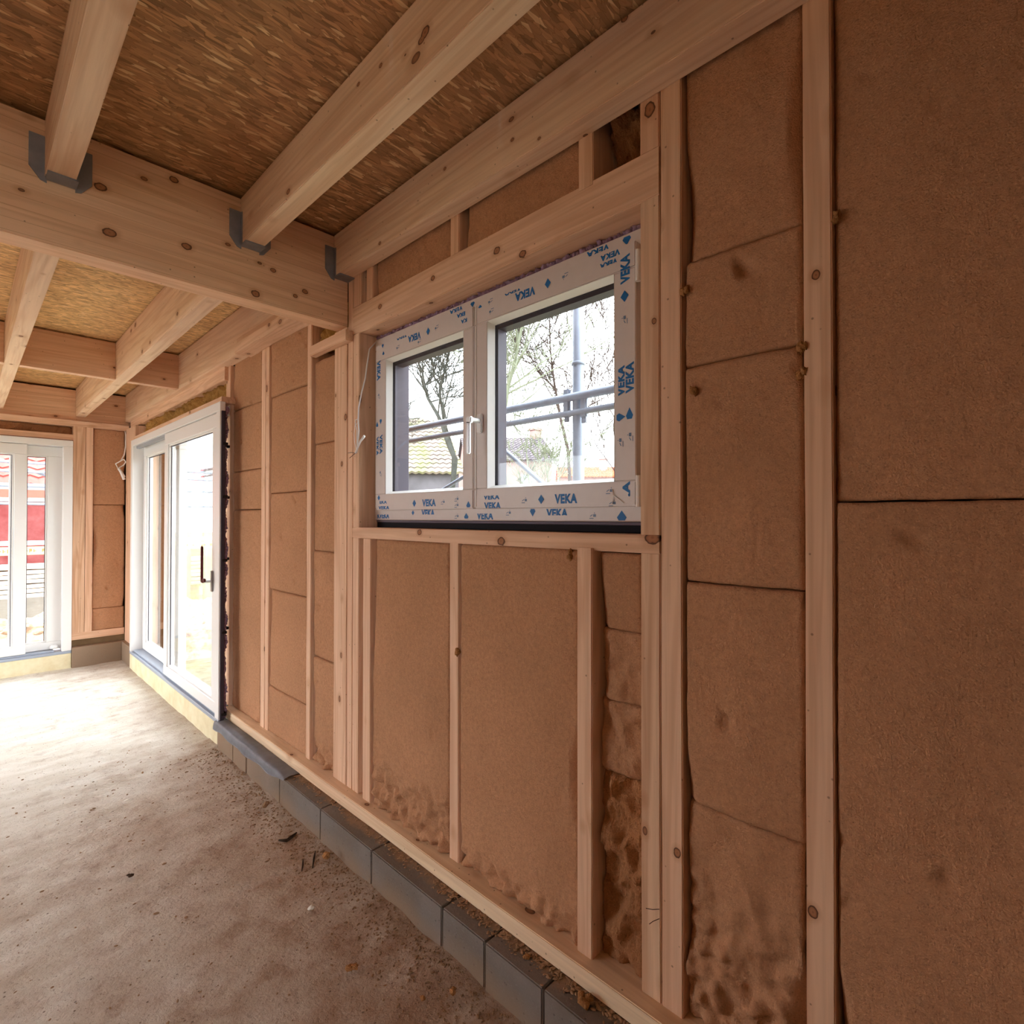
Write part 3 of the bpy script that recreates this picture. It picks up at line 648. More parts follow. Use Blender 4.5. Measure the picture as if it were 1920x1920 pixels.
# peeled film flap, bottom right corner
bm = bmesh.new(); tube(bm, [hz((1.347, .897, .083)), hz((1.345, .893, .066)), hz((1.345, .876, .055)), hz((1.346, .858, .042))], .0012, 6); tube(bm, [hz((1.346, .893, .064)), hz((1.347, .898, .040))], .0010, 6); LR('peeled_film', bm, PVC)
box('outer_cover_profile', 1.446, 1.50, .79, 2.262, .74, .86, DARK, win); box('outer_cover_profile', 1.446, 1.50, 2.15, 2.262, -.02, .74, DARK, win)
box('sill_gap_membrane', 1.395, 1.45, .78, 2.262, -.0475, -.014, BLACK, win)
box('sill_connection_profile', 1.388, 1.44, .80, 2.256, -.0235, -.0135, plain('grey_profile', (112, 104, 120)), win)
# foam
bm = bmesh.new(); pts = []
for i in range(150):
    y = .782+i*(2.25-.782)/149; c = (1.40+.004*math.sin(i*1.9), y, .856); lump(bm, c, .0125, i, (1.5, .75, .85), 1, .7)
tag(link('foam_seam', bm, FOAM, smooth=True), 'lilac spray foam squeezed between window frame and header', 'spray foam')
bm = bmesh.new()
for i in range(70):
    z = -.01+i*.85/69; lump(bm, (1.40, 2.259, z), .008, i+200, (1.6, .5, 1), 1, .5)
tag(link('foam_seam', bm, FOAM, smooth=True), 'thin dark lilac foam line along the left side of the window frame', 'spray foam')

# ---------------------------------------------------------------- SLIDING DOORS
def slider(name, P, mir):
    """P maps local (u along width, d depth outward, z) to world; mir: box adder"""
    root = empty(name, P(0, 0, -1.36), kind='structure')
    def part(nm, boxes, mat, bev=.003):
        bm = bmesh.new()
        for b in boxes:
            p, q = P(b[0], b[2], b[4]), P(b[1], b[3], b[5])
            addbox(bm, min(p[0], q[0]), max(p[0], q[0]), min(p[1], q[1]), max(p[1], q[1]), b[4], b[5], bev)
        return link(nm, bm, mat, root)
    return root, part
# local u=0 at the right jamb seen from the room; width 2.63
def PA(u, d, z): return (1.182+d, 3.822+u, z)
def PB(u, d, z): return (.782-u, 6.882+d, z)
def build_slider(name, PF, jd, js_):
    root, part = slider(name, PF, None)
    Wd = 2.63; z0, z1 = -1.325, .762
    part('outer_frame', [(0, Wd, 0, jd, z1-.062, z1), (js_, Wd, jd, .17, z1-.062, z1), (0, .075, 0, jd, z0, z1-.062), (Wd-.075, Wd, 0, .17, z0, z1-.062)], PVC)
    part('threshold', [(0, Wd, .0, jd, -1.352, z0), (js_, Wd, jd, .17, -1.352, z0), (.13, Wd-.075, .02, .17, z0, -1.308)], ALU)
    part('plinth_board', [(0, Wd, .002, jd, -1.56, -1.353)], XPS, .002)
    def leaf(nm, u0, u1, d0, st):
        zt, zb = z1-.066, -1.305
        o = part(nm, [(u0, u1, d0, d0+.06, zt-.095, zt), (u0, u1, d0, d0+.06, zb, zb+.075), (u0, u0+st, d0, d0+.06, zb+.075, zt-.095), (u1-st, u1, d0, d0+.06, zb+.075, zt-.095)], PVC, .004)
        bd = .012; gu0, gu1, gz0, gz1 = u0+st, u1-st, zb+.075, zt-.095
        o2 = part('glazing_bead', [(gu0, gu1, d0+.012, d0+.03, gz1-bd, gz1), (gu0, gu1, d0+.012, d0+.03, gz0, gz0+bd), (gu0, gu0+bd, d0+.012, d0+.03, gz0+bd, gz1-bd), (gu1-bd, gu1, d0+.012, d0+.03, gz0+bd, gz1-bd)], PVC, .002)
        gs = part('gasket', [(gu0+bd, gu1-bd, d0+.026, d0+.031, gz1-bd-.006, gz1-bd), (gu0+bd, gu0+bd+.005, d0+.026, d0+.031, gz0+bd, gz1-bd-.006), (gu1-bd-.005, gu1-bd, d0+.026, d0+.031, gz0+bd, gz1-bd-.006)], DARK, 0)
        gl = part('pane', [(gu0, gu1, d0+.032, d0+.036, gz0, gz1)], GLD, 0)
        return o
    return root, part, leaf
dA, partA, leafA = build_slider('door_1', PA, .034, .13)
leafA('sliding_leaf', .085, 1.40, .008, .088)
leafA('fixed_leaf', 1.30, 2.545, .090, .095)
partA('guide_rail', [(1.40, 2.5, .02, .05, .672, .70)], plain('rail_grey', (150, 152, 158)))
# handle of the sliding leaf: grey base, dark red lever pointing up
partA('handle_base', [(.135, .163, -.004, .008, -.50, -.36)], plain('brushed_grey', (140, 132, 128), .4, .5), .003)
bm = bmesh.new(); tube(bm, [(1.19, 3.975, -.43+H), (1.13, 3.975, -.43+H)], .009, 10); link('handle_neck', bm, HAND, dA)
bm = bmesh.new(); addbox(bm, 1.118, 1.136, 3.955, 3.985, -.436, -.412, .004, 2); addbox(bm, 1.118, 1.132, 3.968, 3.99, -.43, -.19, .005, 2)
addbox(bm, 1.122, 1.136, 3.925, 3.99, -.430, -.405, .004, 2); link('lever', bm, RED, dA)['label'] = 'dark red lever'
# side profile and foam between frame and stud
box('side_profile', 1.190, 1.214, 3.8135, 3.8215, -1.34, .70, DARK, dA); 
bm = bmesh.new()
for i in range(120):
    z = -1.33+i*2.06/119; lump(bm, (1.234+.005*math.sin(i*.7)+.004*math.sin(i*.23), 3.875, z), .014, i+400, (.9, 1.1, 1.1), 1, .8)
tag(link('foam_seam', bm, FOAM, smooth=True), 'lumpy lilac spray foam between patio door frame and pine stud', 'spray foam')
for z in (.483, .135, -.283, -.755, -1.29):
    bm = bmesh.new(); addbox(bm, 1.195, 1.228, 3.806, 3.8135, z-.009, z+.009, .002); addbox(bm, 1.222, 1.228, 3.8135, 3.95, z-.009, z+.009, .002); addbox(bm, 1.222, 1.284, 3.9445, 3.95, z-.009, z+.009, .002); addbox(bm, 1.279, 1.2845, 3.95, 4.0, z-.009, z+.009, .002)
    tube(bm, [hz((1.262, 3.94, z)), hz((1.258, 3.94, z))], .006, 8)
    link('mounting_bracket', bm, plain('black_bracket', (34, 28, 32), .4, .4, .5), dA)
dB, partB, leafB = build_slider('door_2', PB, .16, .0)
leafB('sliding_leaf', .34, 1.43, .008, .092)
leafB('fixed_leaf', .07, .46, .090, .115)
leafB('fixed_leaf', 1.36, 2.56, .090, .095)
partB('roller_cover', [(.10, .16, .05, .09, -1.30, -1.262)], PVC, .01)

# ---------------------------------------------------------------- cables, membrane, debris
root = empty('cable', (1.32, 2.25, .30), 'thin white cable with stripped ends hanging at the left side of the window', 'cable')
bm = bmesh.new(); tube(bm, [hz(p) for p in ((1.372, 2.24, .832), (1.335, 2.235, .79), (1.318, 2.225, .72), (1.312, 2.232, .65), (1.296, 2.238, .58), (1.286, 2.246, .51), (1.284, 2.248, .45), (1.284, 2.240, .40), (1.282, 2.250, .33))], .0032, 8); link('sheath', bm, CAB, root, smooth=True)
bm = bmesh.new(); tube(bm, [hz(p) for p in ((1.284, 2.25, .44), (1.280, 2.27, .425), (1.284, 2.285, .39), (1.288, 2.285, .35), (1.284, 2.262, .315), (1.28, 2.25, .305))], .0014, 6)
tube(bm, [hz(p) for p in ((1.283, 2.244, .455), (1.278, 2.262, .452), (1.275, 2.256, .43), (1.279, 2.247, .40), (1.281, 2.252, .36), (1.28, 2.248, .30))], .0022, 6); link('loop', bm, CAB, root, smooth=True)
bm = bmesh.new(); tube(bm, [hz(p) for p in ((1.278, 2.258, .298), (1.276, 2.235, .325), (1.272, 2.205, .347), (1.268, 2.165, .366))], [.0052, .005, .005, .0056], 8); link('stub', bm, CAB, root, smooth=True)
bm = bmesh.new()
for q in (((1.278, 2.262, .298), (1.272, 2.285, .302), (1.268, 2.31, .302)), ((1.278, 2.262, .297), (1.274, 2.28, .288), (1.27, 2.30, .277))): tube(bm, [hz(p) for p in q], .0013, 5)
link('bare_wire', bm, CORE, root)
root = empty('cable', (1.19, 6.80, .40), 'white cable loop hanging in the far corner left of the patio door', 'cable')
bm = bmesh.new(); tube(bm, [hz(p) for p in ((1.205, 6.86, .905), (1.205, 6.83, .86), (1.20, 6.80, .74), (1.188, 6.80, .65), (1.16, 6.80, .585), (1.115, 6.80, .55), (1.135, 6.80, .505), (1.18, 6.79, .54), (1.20, 6.79, .575), (1.185, 6.79, .60), (1.16, 6.80, .59))], .006, 8); link('sheath', bm, CAB, root, smooth=True)
bm = bmesh.new(); tube(bm, [hz(p) for p in ((1.14, 6.80, .505), (1.16, 6.79, .47), (1.185, 6.78, .39))], [.012, .014, .013], 8); tube(bm, [hz(p) for p in ((1.15, 6.80, .50), (1.19, 6.78, .42))], .008, 8); link('bundle', bm, CAB, root, smooth=True)

# grey plastic membrane draped along the block edge beside the patio door
bm = bmesh.new(); n, k = 60, 12; gg = []
for i in range(n+1):
    t = i/n; y = 3.86-t*1.10; row = []
    for j in range(k+1):
        s = j/k; wid = .078-.0*t; drop = .045*(1-.2*t)
        if s < .6: x = 1.247-(wid)*s/.6; z = ZP0+.006+.012*math.sin(s/.6*math.pi)*(1-.5*t)
        else: q = (s-.6)/.4; x = 1.169-.008*math.sin(q*math.pi*.5); z = ZP0+.006-drop*q*(.6+.5*noise.noise(Vector((y*5, 0, 0)))+.4)*(1-max(0, t-.8)*4)
        z += .004*noise.noise(Vector((x*25, y*9, 0))); row.append(bm.verts.new((x, y, z+H)))
    gg.append(row)
for i in range(n):
    for j in range(k): bm.faces.new((gg[i][j], gg[i+1][j], gg[i+1][j+1], gg[i][j+1]))
bmesh.ops.solidify(bm, geom=bm.faces[:], thickness=.0015)
tag(link('plastic_membrane', bm, MEMB, smooth=True), 'grey plastic membrane strip curling over the blocks beside the patio door', 'plastic sheet')
# sawdust ledge (uncountable) on top of the blocks
bm = bmesh.new(); rr = random.Random(3)
for i in range(900):
    y = rr.uniform(.2, 3.1) if i % 3 else rr.uniform(.5, 1.6); x = 1.247-abs(rr.gauss(0, .022)); x = max(x, 1.175); s = rr.uniform(.0015, .005)
    bmesh.ops.create_icosphere(bm, subdivisions=0 if False else 1, radius=s, matrix=Matrix.Translation((x, y, ZP0+H+s*.4)) @ Matrix.Rotation(rr.random()*3, 4, 'Z') @ Matrix.Diagonal((1, 1.8, .6, 1)))
tag(link('sawdust', bm, plain('pale_sawdust', (172, 140, 112), .95, .05, nz=.5, nsc=40)), 'brown fibre sawdust scattered on top of the grey foundation blocks', 'sawdust', kind='stuff')
# crumbs on the floor (uncountable)
bm = bmesh.new(); rr = random.Random(5)
for i in range(2600):
    if i % 10 < 7: x = 1.165-abs(rr.gauss(0, .11)); y = rr.uniform(.6, 3.8)
    else: x = rr.uniform(-.6, 1.15); y = rr.uniform(.7, 4.2)
    s = rr.uniform(.0012, .0042)*(1.5 if rr.random() < .06 else 1)
    bmesh.ops.create_icosphere(bm, subdivisions=1, radius=s, matrix=Matrix.Translation((x, y, floor_z(x, y)+H+s*.3)) @ Matrix.Rotation(rr.random()*3, 4, 'Z') @ Matrix.Diagonal((1, rr.uniform(1, 2.2), .7, 1)))
tag(link('soil_crumbs', bm, STONE), 'small soil and mortar crumbs scattered on the dusty floor', 'crumbs', kind='stuff')
# individual lumps
def tuft(label, x, y, z, r, mat=FIBR, sq=(1, 1, .7), seed=0, name='fibre_tuft', cat='fibre tuft', amp=.6):
    bm = bmesh.new()
    for q in range(4): lump(bm, (x+R.uniform(-.5, .5)*r, y+R.uniform(-.5, .5)*r, z+r*.35+R.uniform(0, .3)*r), r*R.uniform(.45, .7), seed*7+q, sq, 2, amp)
    return tag(link(name, bm, mat, smooth=True), label, cat)
FT = fibre('loose_tuft', (206, 150, 98), .6)
tuft('brown fibre tuft lying on the block ledge near the bottom edge of the picture', 1.215, .905, ZP0, .022, FT, seed=1)
tuft('small brown fibre tuft on the block ledge below the sill cripple stud', 1.215, 1.12, ZP0, .012, FT, seed=2)
tuft('pair of brown fibre crumbs on the open floor near the bottom of the picture', .91, 1.619, -1.49, .020, FT, seed=3)
tuft('brown fibre tuft at the foot of the grey blocks, halfway along', 1.116, 2.206, -1.475, .022, FT, seed=4)
tuft('small brown fibre tuft on the floor nearest the bottom block', 1.08, 1.305, -1.475, .012, FT, seed=5)
tuft('tiny brown fibre ball on the floor between the two bottom tufts', 1.008, 1.364, -1.488, .010, FT, seed=6)
tuft('pale tan clod against the blocks near the plastic membrane', 1.10, 2.83, -1.480, .020, STONE, seed=7, name='clod', cat='clod', amp=.35)
tuft('white plaster lump lying on the brown floor', .945, 1.985, -1.49, .014, LUMPW, seed=8, name='plaster_lump', cat='plaster lump', amp=.3)
tuft('small dark soil clump left on the open floor', .505, 2.703, -1.492, .012, BARK, (1.3, 1.3, .4), 9, 'soil_clump', 'soil clump')
tuft('flat white chip on the floor further back', .62, 3.43, -1.493, .010, LUMPW, (1.6, 1, .3), 12, 'plaster_chip', 'plaster chip', .2)
def stick(label, pts, r):
    bm = bmesh.new(); tube(bm, [(p[0], p[1], floor_z(p[0], p[1])+H+r*.7) for p in pts], [r*.5]+[r]*(len(pts)-2)+[r*.4], 6)
    tag(link('bark_strip', bm, BARK, smooth=True), label, 'bark strip')
stick('long dark bark strip lying at the foot of the grey blocks', [(1.04, 2.52), (1.065, 2.49), (1.09, 2.50), (1.12, 2.51)], .008)
stick('short dark bark sliver lying left of the longer bark strips', [(1.02, 2.235), (1.04, 2.27), (1.055, 2.30)], .004)
stick('thin dark bark sliver pointing at the block seam', [(1.06, 2.22), (1.09, 2.27), (1.115, 2.31)], .004)
# fibre nubs sticking to batts and studs
for i, (y, z, l) in enumerate(((.981, -1.171, 'fibre knob dangling beside the right cripple stud near the bottom plate'), (1.545, -.506, 'loose fibre curl on the middle cripple stud under the window'), (.621, .327, 'small fibre nub on the upper batt just right of the window stud'), (.298, .638, 'fibre nub on the edge of the big upper right batt'), (.368, .376, 'fibre nub on the left edge of the knotty stud, upper'), (.368, .318, 'fibre nub on the left edge of the knotty stud, lower'), (1.02, -.115, 'fibre fluff hanging beneath the sill by the right cripple stud'), (.645, .58, 'pointed fibre scrap in the dark gap right of the window stud'))):
    bm = bmesh.new(); c = (1.300 if i != 1 else 1.296, y, z)
    for q in range(3): lump(bm, (c[0]+.002, c[1]+R.uniform(-.006, .006), c[2]+R.uniform(-.01, .01)), .009, 60+i*5+q, (1, .8, 1.2), 2, .6)
    tag(link('fibre_nub', bm, FT, smooth=True), l, 'fibre nub')
# pencil ticks on the lower right trimmer, marks are part of that stud
st = [o for o in bpy.data.objects if o.name.startswith('trimmer_stud') and 'pencil' in o.get('label', '')][0]
bm = bmesh.new()
tube(bm, [(1.2995, .760, -1.055+H), (1.2995, .740, -1.048+H), (1.2995, .720, -1.037+H)], .0009, 5); tube(bm, [(1.2995, .750, -1.092+H), (1.2995, .738, -1.078+H), (1.2995, .720, -1.062+H)], .0009, 5)
link('pencil_tick', bm, PEN, st)

# ---------------------------------------------------------------- OUTSIDE
GZ = -1.75
def ground():
    bm = bmesh.new()
    def gz(x, y):
        return GZ+.05*noise.noise(Vector((x*.5, y*.5, 0)))+.02*noise.noise(Vector((x*2, y*2, 0)))
    n = 90; xs = [-30+i*1.0 for i in range(n+1)]; ys = [-20+i*1.0 for i in range(n+1)]
    g = {}
    for i, x in enumerate(xs):
        for j, y in enumerate(ys): g[i, j] = bm.verts.new((x, y, gz(x, y)+H))
    for i in range(n):
        for j in range(n): bm.faces.new((g[i, j], g[i+1, j], g[i+1, j+1], g[i, j+1]))
    m = NT('trampled_ground', .95, .05); p = m.pos(False); c = m.mix(m.mr(m.noise(p, .6, 6), .4, .6), (120, 104, 88), (116, 122, 78)); c = m.mix(m.mr(m.noise(p, 9, 4), .5, .7, 0, .6), c, (160, 148, 130)); m.col(c)
    tag(link('ground', bm, m.m, smooth=True), 'bare trampled ground around the house', 'ground', kind='structure')
ground()
# scaffold outside the window
sc = empty('scaffold', (1.85, 1.4, GZ), 'galvanised tube scaffold standing outside the small window', 'scaffold')
def pole(par, nm, a, b, r, mat=GALV):
    bm = bmesh.new(); tube(bm, [hz(a), hz(b)], r, 14); return link(nm, bm, mat, par, smooth=True)
def PX(x, y0, z0, D0=2.3): s = x/D0; return (x, y0*s, z0*s)
po = pole(sc, 'standard', (1.85, 1.405, GZ), (1.85, 1.405, 2.6), .0245)
bm = bmesh.new(); tube(bm, [hz((1.85, 1.405, .655)), hz((1.85, 1.405, .668))], .029, 14); link('coupler_ring', bm, GALV, po, smooth=True)
pole(sc, 'guard_rail', (1.83, -1.0, .522), (1.83, 6.5, .506), .018); pole(sc, 'guard_rail', (1.83, -1.0, .452), (1.83, 6.5, .440), .0135)
for dy, zt, h in ((.047, .555, .12), (-.045, .53, .11)):
    bm = bmesh.new(); addbox(bm, 1.822, 1.842, 1.405+dy-.017, 1.405+dy+.017, zt-h, zt, .005, 2); addbox(bm, 1.826, 1.838, 1.405+dy-.012, 1.405+dy+.012, zt-h-.022, zt-h, .003); link('wedge_coupler', bm, GALV, sc)
a = Vector(PX(1.88, 2.32, .42)); b = Vector(PX(1.88, 1.95, .16)); d = b-a
pole(sc, 'diagonal_brace', tuple(a-d*.10), tuple(b+d*3), .0115)
a = Vector((1.95, 2.10, .285)); b = Vector((1.95, 2.52, .14)); d = b-a
pole(sc, 'diagonal_brace', tuple(a-d*.3), tuple(b+d*3.5), .010)
pole(sc, 'standard', (1.85, 4.4, GZ), (1.85, 4.4, 2.6), .0245)

# trees
BK1 = plain('grey_green_bark', (70, 72, 68), .95, .05, nz=.7, nsc=14, c2=(52, 48, 42), bump=.3)
BK2 = plain('brown_twig_bark', (74, 64, 60), .95, .05, nz=.6, nsc=14, c2=(56, 46, 42))
BK3 = plain('pale_mossy_bark', (112, 116, 100), .95, .05, nz=.7, nsc=9, c2=(96, 98, 78), bump=.2)
def tree(label, base, trunkpts, r0, seed, depth=4, mat=BK1, spread=.5, name='bare_tree', nb=7, blen=.45, group=None, tw=1.):
    rg = random.Random(seed); root = empty(name, base, label, 'tree', group)
    pts = [Vector(hz(base))]+[Vector(hz(p)) for p in trunkpts]
    fine = []
    for a, b in zip(pts[:-1], pts[1:]):
        for q in range(6): fine.append(a.lerp(b, q/6)+noise.noise_vector(a.lerp(b, q/6)*1.3)*r0*.6)
    fine.append(pts[-1]); n = len(fine)
    bm = bmesh.new(); tube(bm, fine, [r0*(1-.8*i/n) for i in range(n)], 9); link('trunk', bm, mat, root, smooth=True)
    bm = bmesh.new(); Lt = sum((fine[i+1]-fine[i]).length for i in range(n-1))
    def br(p, d, L, r, dep):
        m = 5; ps = [p]; q = p.copy(); dd = d.copy()
        for i in range(m):
            dd = (dd+Vector((rg.uniform(-1, 1), rg.uniform(-1, 1), rg.uniform(-.5, .9)))*.22).normalized(); q = q+dd*L/m; ps.append(q.copy())
        tube(bm, ps, [max(.0055*tw, r*(1-.75*i/m)) for i in range(m+1)], 5 if dep > 1 else 4, False)
        if dep <= 0: return
        for k in range(rg.randint(3, 5)):
            i = rg.randint(1, m); nd = (dd+Vector((rg.uniform(-1, 1), rg.uniform(-1, 1), rg.uniform(-.6, 1)))*.85).normalized()
            br(ps[i], nd, L*rg.uniform(.45, .7), r*.55, dep-1)
    for k in range(nb):
        i = int(n*rg.uniform(.35, .98)); i = min(i, n-1); d = Vector((rg.uniform(-1, 1), rg.uniform(-1, 1), rg.uniform(.1, 1.1))).normalized()
        br(fine[i], d, Lt*blen*rg.uniform(.6, 1.1), r0*.45*(1-.6*i/n), depth-1)
    link('branches', bm, mat, root)
def at(x, y, z, D0, X_): s = X_/D0; return (x*s, y*s, z*s)
def ray(u, v, X_):
    d = F*1007.53+rt*(u-960)+up*(960-v); s = X_/d.x; return (d.x*s, d.y*s, d.z*s)
tree('bare forked tree seen through the left window pane', (7.0, 8.9, GZ), [ray(853, 860, 7.0), ray(830, 800, 7.0), ray(803, 745, 7.0), ray(792, 700, 7.), ray(770, 650, 7.)], .062, 11, 4, BK1, nb=15, blen=.32)
tree('second leader of bare tree leaning right in the left pane', (7.3, 9.1, GZ), [ray(850, 850, 7.3), ray(832, 790, 7.3), ray(826, 730, 7.3), ray(838, 680, 7.3), ray(850, 640, 7.3)], .05, 12, 4, BK1, nb=14, blen=.32)
tree('pale mossy tree trunk at the left edge of the right window pane', (6.5, 6.3, GZ), [ray(943, 880, 6.5), ray(944, 780, 6.5), ray(952, 730, 6.5), ray(966, 680, 6.5), ray(980, 610, 6.5), ray(986, 540, 6.5)], .06, 13, 4, BK3, nb=15, blen=.3)
tree('thin brown tree behind the scaffold pole in the right window pane', (8.0, 6.1, GZ), [ray(1066, 850, 8), ray(1052, 790, 8), ray(1040, 720, 8), ray(1032, 650, 8), ray(1031, 590, 8)], .04, 14, 4, BK2, nb=13, blen=.28)
tree('bare tree outside beyond the right end of the window', (11.0, 6.6, GZ), [ray(1150, 800, 11), ray(1160, 700, 11)], .05, 15, 4, BK2, nb=8, blen=.4)
for i, (u, v0, v1, s) in enumerate(((990, 930, 770, 1), (1025, 920, 790, 2), (1050, 940, 810, 3), (975, 920, 850, 4), (1090, 900, 830, 5), (1010, 930, 850, 6))):
    X_ = 5.2+i*.35; b = ray(u, 960, X_)
    tree(['slender pale sapling', 'straight twiggy sapling', 'forked whitish sapling', 'low scrubby sapling', 'short sapling beside the scaffold pole', 'small sprawling sapling'][i]+' in the lower part of the right window pane', (b[0], b[1], GZ), [ray(u+4, v0, X_), ray(u-3, (v0+v1)/2, X_), ray(u+3, v1, X_)], .014, 30+s, 3, BK3, name='sapling', nb=7, blen=.16, group='saplings outside the window', tw=.8)
tree('tree with many limbs behind the mossy roof, far left of the window view', (12, 17.5, GZ), [ray(740, 800, 12), ray(750, 760, 12)], .08, 21, 4, BK1, nb=8, blen=.35)

# houses
def roofmat(name, c, c2, moss=0):
    m = NT(name, .9, .1); p = m.pos(False); f = m.noise(p, 1.5, 5); c_ = m.mix(m.mr(f, .35, .65), c, c2)
    if moss: c_ = m.mix(m.mr(m.noise(p, .8, 5, .7), .48, .6, 0, .6), c_, (122, 134, 70))
    m.col(c_); return m.m
def tiled(par, nm, A, B_, U, rows, cols, mat, wave=.03, step=.035):
    """tile field: A-B eave line, U vector up the slope"""
    A, B_, U = Vector(hz(A)), Vector(hz(B_)), Vector(U); nrm = (B_-A).cross(U).normalized()
    if nrm.z < 0: nrm = -nrm
    bm = bmesh.new(); prev = None
    for r in range(rows):
        lo, hi = [], []
        for c in range(cols*4+1):
            t = c/(cols*4); w = wave*math.sin(t*cols*2*math.pi)
            lo.append(bm.verts.new(A+(B_-A)*t+U*(r/rows)+nrm*(step+w))); hi.append(bm.verts.new(A+(B_-A)*t+U*((r+1.03)/rows)+nrm*w))
        for c in range(cols*4): bm.faces.new((lo[c], lo[c+1], hi[c+1], hi[c]))
        if prev:
            for c in range(cols*4): bm.faces.new((prev[c], prev[c+1], lo[c+1], lo[c]))
        else:
            base = [bm.verts.new(v.co-nrm*(step+wave+.03)) for v in lo]
            for c in range(cols*4): bm.faces.new((base[c], base[c+1], lo[c+1], lo[c]))
        prev = hi
    return link(nm, bm, mat, par)
WALLg = plain('grey_render', (100, 96, 100), .95, .05, nz=.5, nsc=2); WALLp = plain('pink_render', (150, 118, 112), .95, .05, nz=.4, nsc=2)
def house(label, A, B_, U, hgt, back, rmat, wmat, rows, cols, chim=None, win_at=None, group=None):
    """A,B eave corners facing the camera, U slope vector, walls below"""
    root = empty('house', ((A[0]+B_[0])/2, (A[1]+B_[1])/2, GZ), label, 'house', group)
    tiled(root, 'roof', A, B_, U, rows, cols, rmat)
    A_, B2 = Vector(A), Vector(B_); e = (B2-A_).normalized(); inn = Vector((U[0], U[1], 0)).normalized()
    # body: walls and gables up to the ridge
    a = A_+inn*.3+e*.15; b = B2+inn*.3-e*.15; run = Vector((U[0], U[1], 0)).length; c = b+inn*(run*2-.3); d = a+inn*(run*2-.3)
    rz = A[2]+U[2]-.08; zt = A[2]+.05
    bm = bmesh.new()
    def V_(p, z): return bm.verts.new((p.x, p.y, z+H))
    fa, fb, fc, fd = V_(a, GZ), V_(b, GZ), V_(c, GZ), V_(d, GZ); ta, tb, tc, td = V_(a, zt), V_(b, zt), V_(c, zt), V_(d, zt)
    ra = V_(a.lerp(d, .5), rz); rb = V_(b.lerp(c, .5), rz)
    for f in ((fa, fb, tb, ta), (fc, fd, td, tc), (fb, fc, tc, rb, tb), (fd, fa, ta, ra, td)): bm.faces.new(f)
    link('walls', bm, wmat, root)
    # back roof slope
    bm = bmesh.new(); q = [V_(a.lerp(d, .5)-e*.15, rz+.1), V_(b.lerp(c, .5)+e*.15, rz+.1), V_(c+e*.15+inn*.3, zt-.1), V_(d-e*.15+inn*.3, zt-.1)]; bm.faces.new(q); bmesh.ops.solidify(bm, geom=bm.faces[:], thickness=.08)
    link('back_roof', bm, rmat, root)
    if chim:
        p = Vector(chim); bm = bmesh.new(); addbox(bm, p.x-.25, p.x+.25, p.y-.22, p.y+.22, p.z-1.2, p.z, .02); addbox(bm, p.x-.3, p.x+.3, p.y-.27, p.y+.27, p.z, p.z+.12, .02); link('chimney', bm, WALLp, root)
    if win_at:
        for wa in win_at:
            p = A_.lerp(B2, wa)+inn*.27; bm = bmesh.new(); bx = addbox(bm, -.03, .03, -.35, .35, -.5, .5)
            rotm = Matrix.Rotation(math.atan2(e.y, e.x)-math.pi/2, 4, 'Z')
            for v in bm.verts: v.co = rotm @ (v.co-Vector((0, 0, H)))+Vector((p.x, p.y, A[2]-1.2+H))
            w_ = link('window', bm, plain('pale_pane', (150, 170, 190), .2, .5), root)
    return root
RM1 = roofmat('mossy_tiles', (140, 126, 116), (112, 102, 96), 1); RM2 = roofmat('grey_brown_tiles', (112, 104, 106), (88, 82, 86)); RM3 = roofmat('orange_tiles', (196, 104, 72), (170, 86, 60)); RM4 = roofmat('red_tiles', (210, 112, 104), (190, 92, 84))
eR = ray(872, 886, 13)
house('house with mossy tiled roof seen in the left window pane', (eR[0]-5.6, eR[1]+5.0, eR[2]), eR, (1.5, 3.2, 2.6), 3, 3, RM1, WALLg, 14, 30, None, (.62, .86))
b = ray(1044, 862, 20)
house('house with grey-brown roof and chimney in the right window pane', (b[0]-3.0, b[1]+3.2, b[2]), b, (1.7, 2.4, 1.5), 3, 3, RM2, WALLp, 12, 20, ray(1004, 808, 21.5), (.3, .7))
b = ray(1185, 893, 34)
house('low orange-roofed house at the right edge of the window view', (b[0]-3.6, b[1]+4.0, b[2]), b, (1.8, 1.6, .9), 3, 3, RM3, WALLp, 8, 22, ray(1131, 862, 34), None)

# beyond the front door: red-roofed barn, sheeted shed, scaffold, planks and rubble
house('red-tiled house across the yard seen through the front door', (2.3, 14, .62), (-9, 14, .62), (0, 3.2, 2.6), 3, 3, RM4, plain('cream_render', (214, 190, 150), .95, .05, nz=.3), 15, 44)
REDP = plain('dark_red_sheeting', (136, 60, 60), .8, .2, nz=.7, nsc=5, c2=(172, 104, 102), bump=.3)
sh = empty('site_shed', (-1, 12.3, GZ), 'dark red sheeted site shed behind the front door', 'shed')
box('red_wall', -6, 2.2, 12.2, 13.4, -.85, .26, REDP, sh); box('plinth', -6, 2.2, 12.22, 13.4, GZ, -.85, plain('pale_concrete', (170, 160, 150), .9, .1, nz=.5, nsc=3), sh)
box('fascia', -6, 2.2, 12.15, 13.5, .26, .33, PVC, sh); box('red_sign_band', -6, 1.15, 12.10, 12.14, .33, .46, plain('bright_red_board', (228, 104, 88), .6, .3), sh); box('grey_band', -6, 1.05, 12.4, 12.45, .47, .58, plain('grey_band_paint', (132, 136, 148)), sh)
s2 = empty('scaffold', (.6, 10.6, GZ), 'scaffold with white guard rails standing in the yard outside the front door', 'scaffold')
for x in (-3, -1.6, .2, 1.22, 2.7): pole(s2, 'standard', (x, 11.3, GZ), (x, 11.3, 3), .026, PVC if x == 1.22 else GALV)
for z in (.86, .72, .5, .22): pole(s2, 'guard_rail', (-4, 11.25, z), (4, 11.25, z-.02), .022)
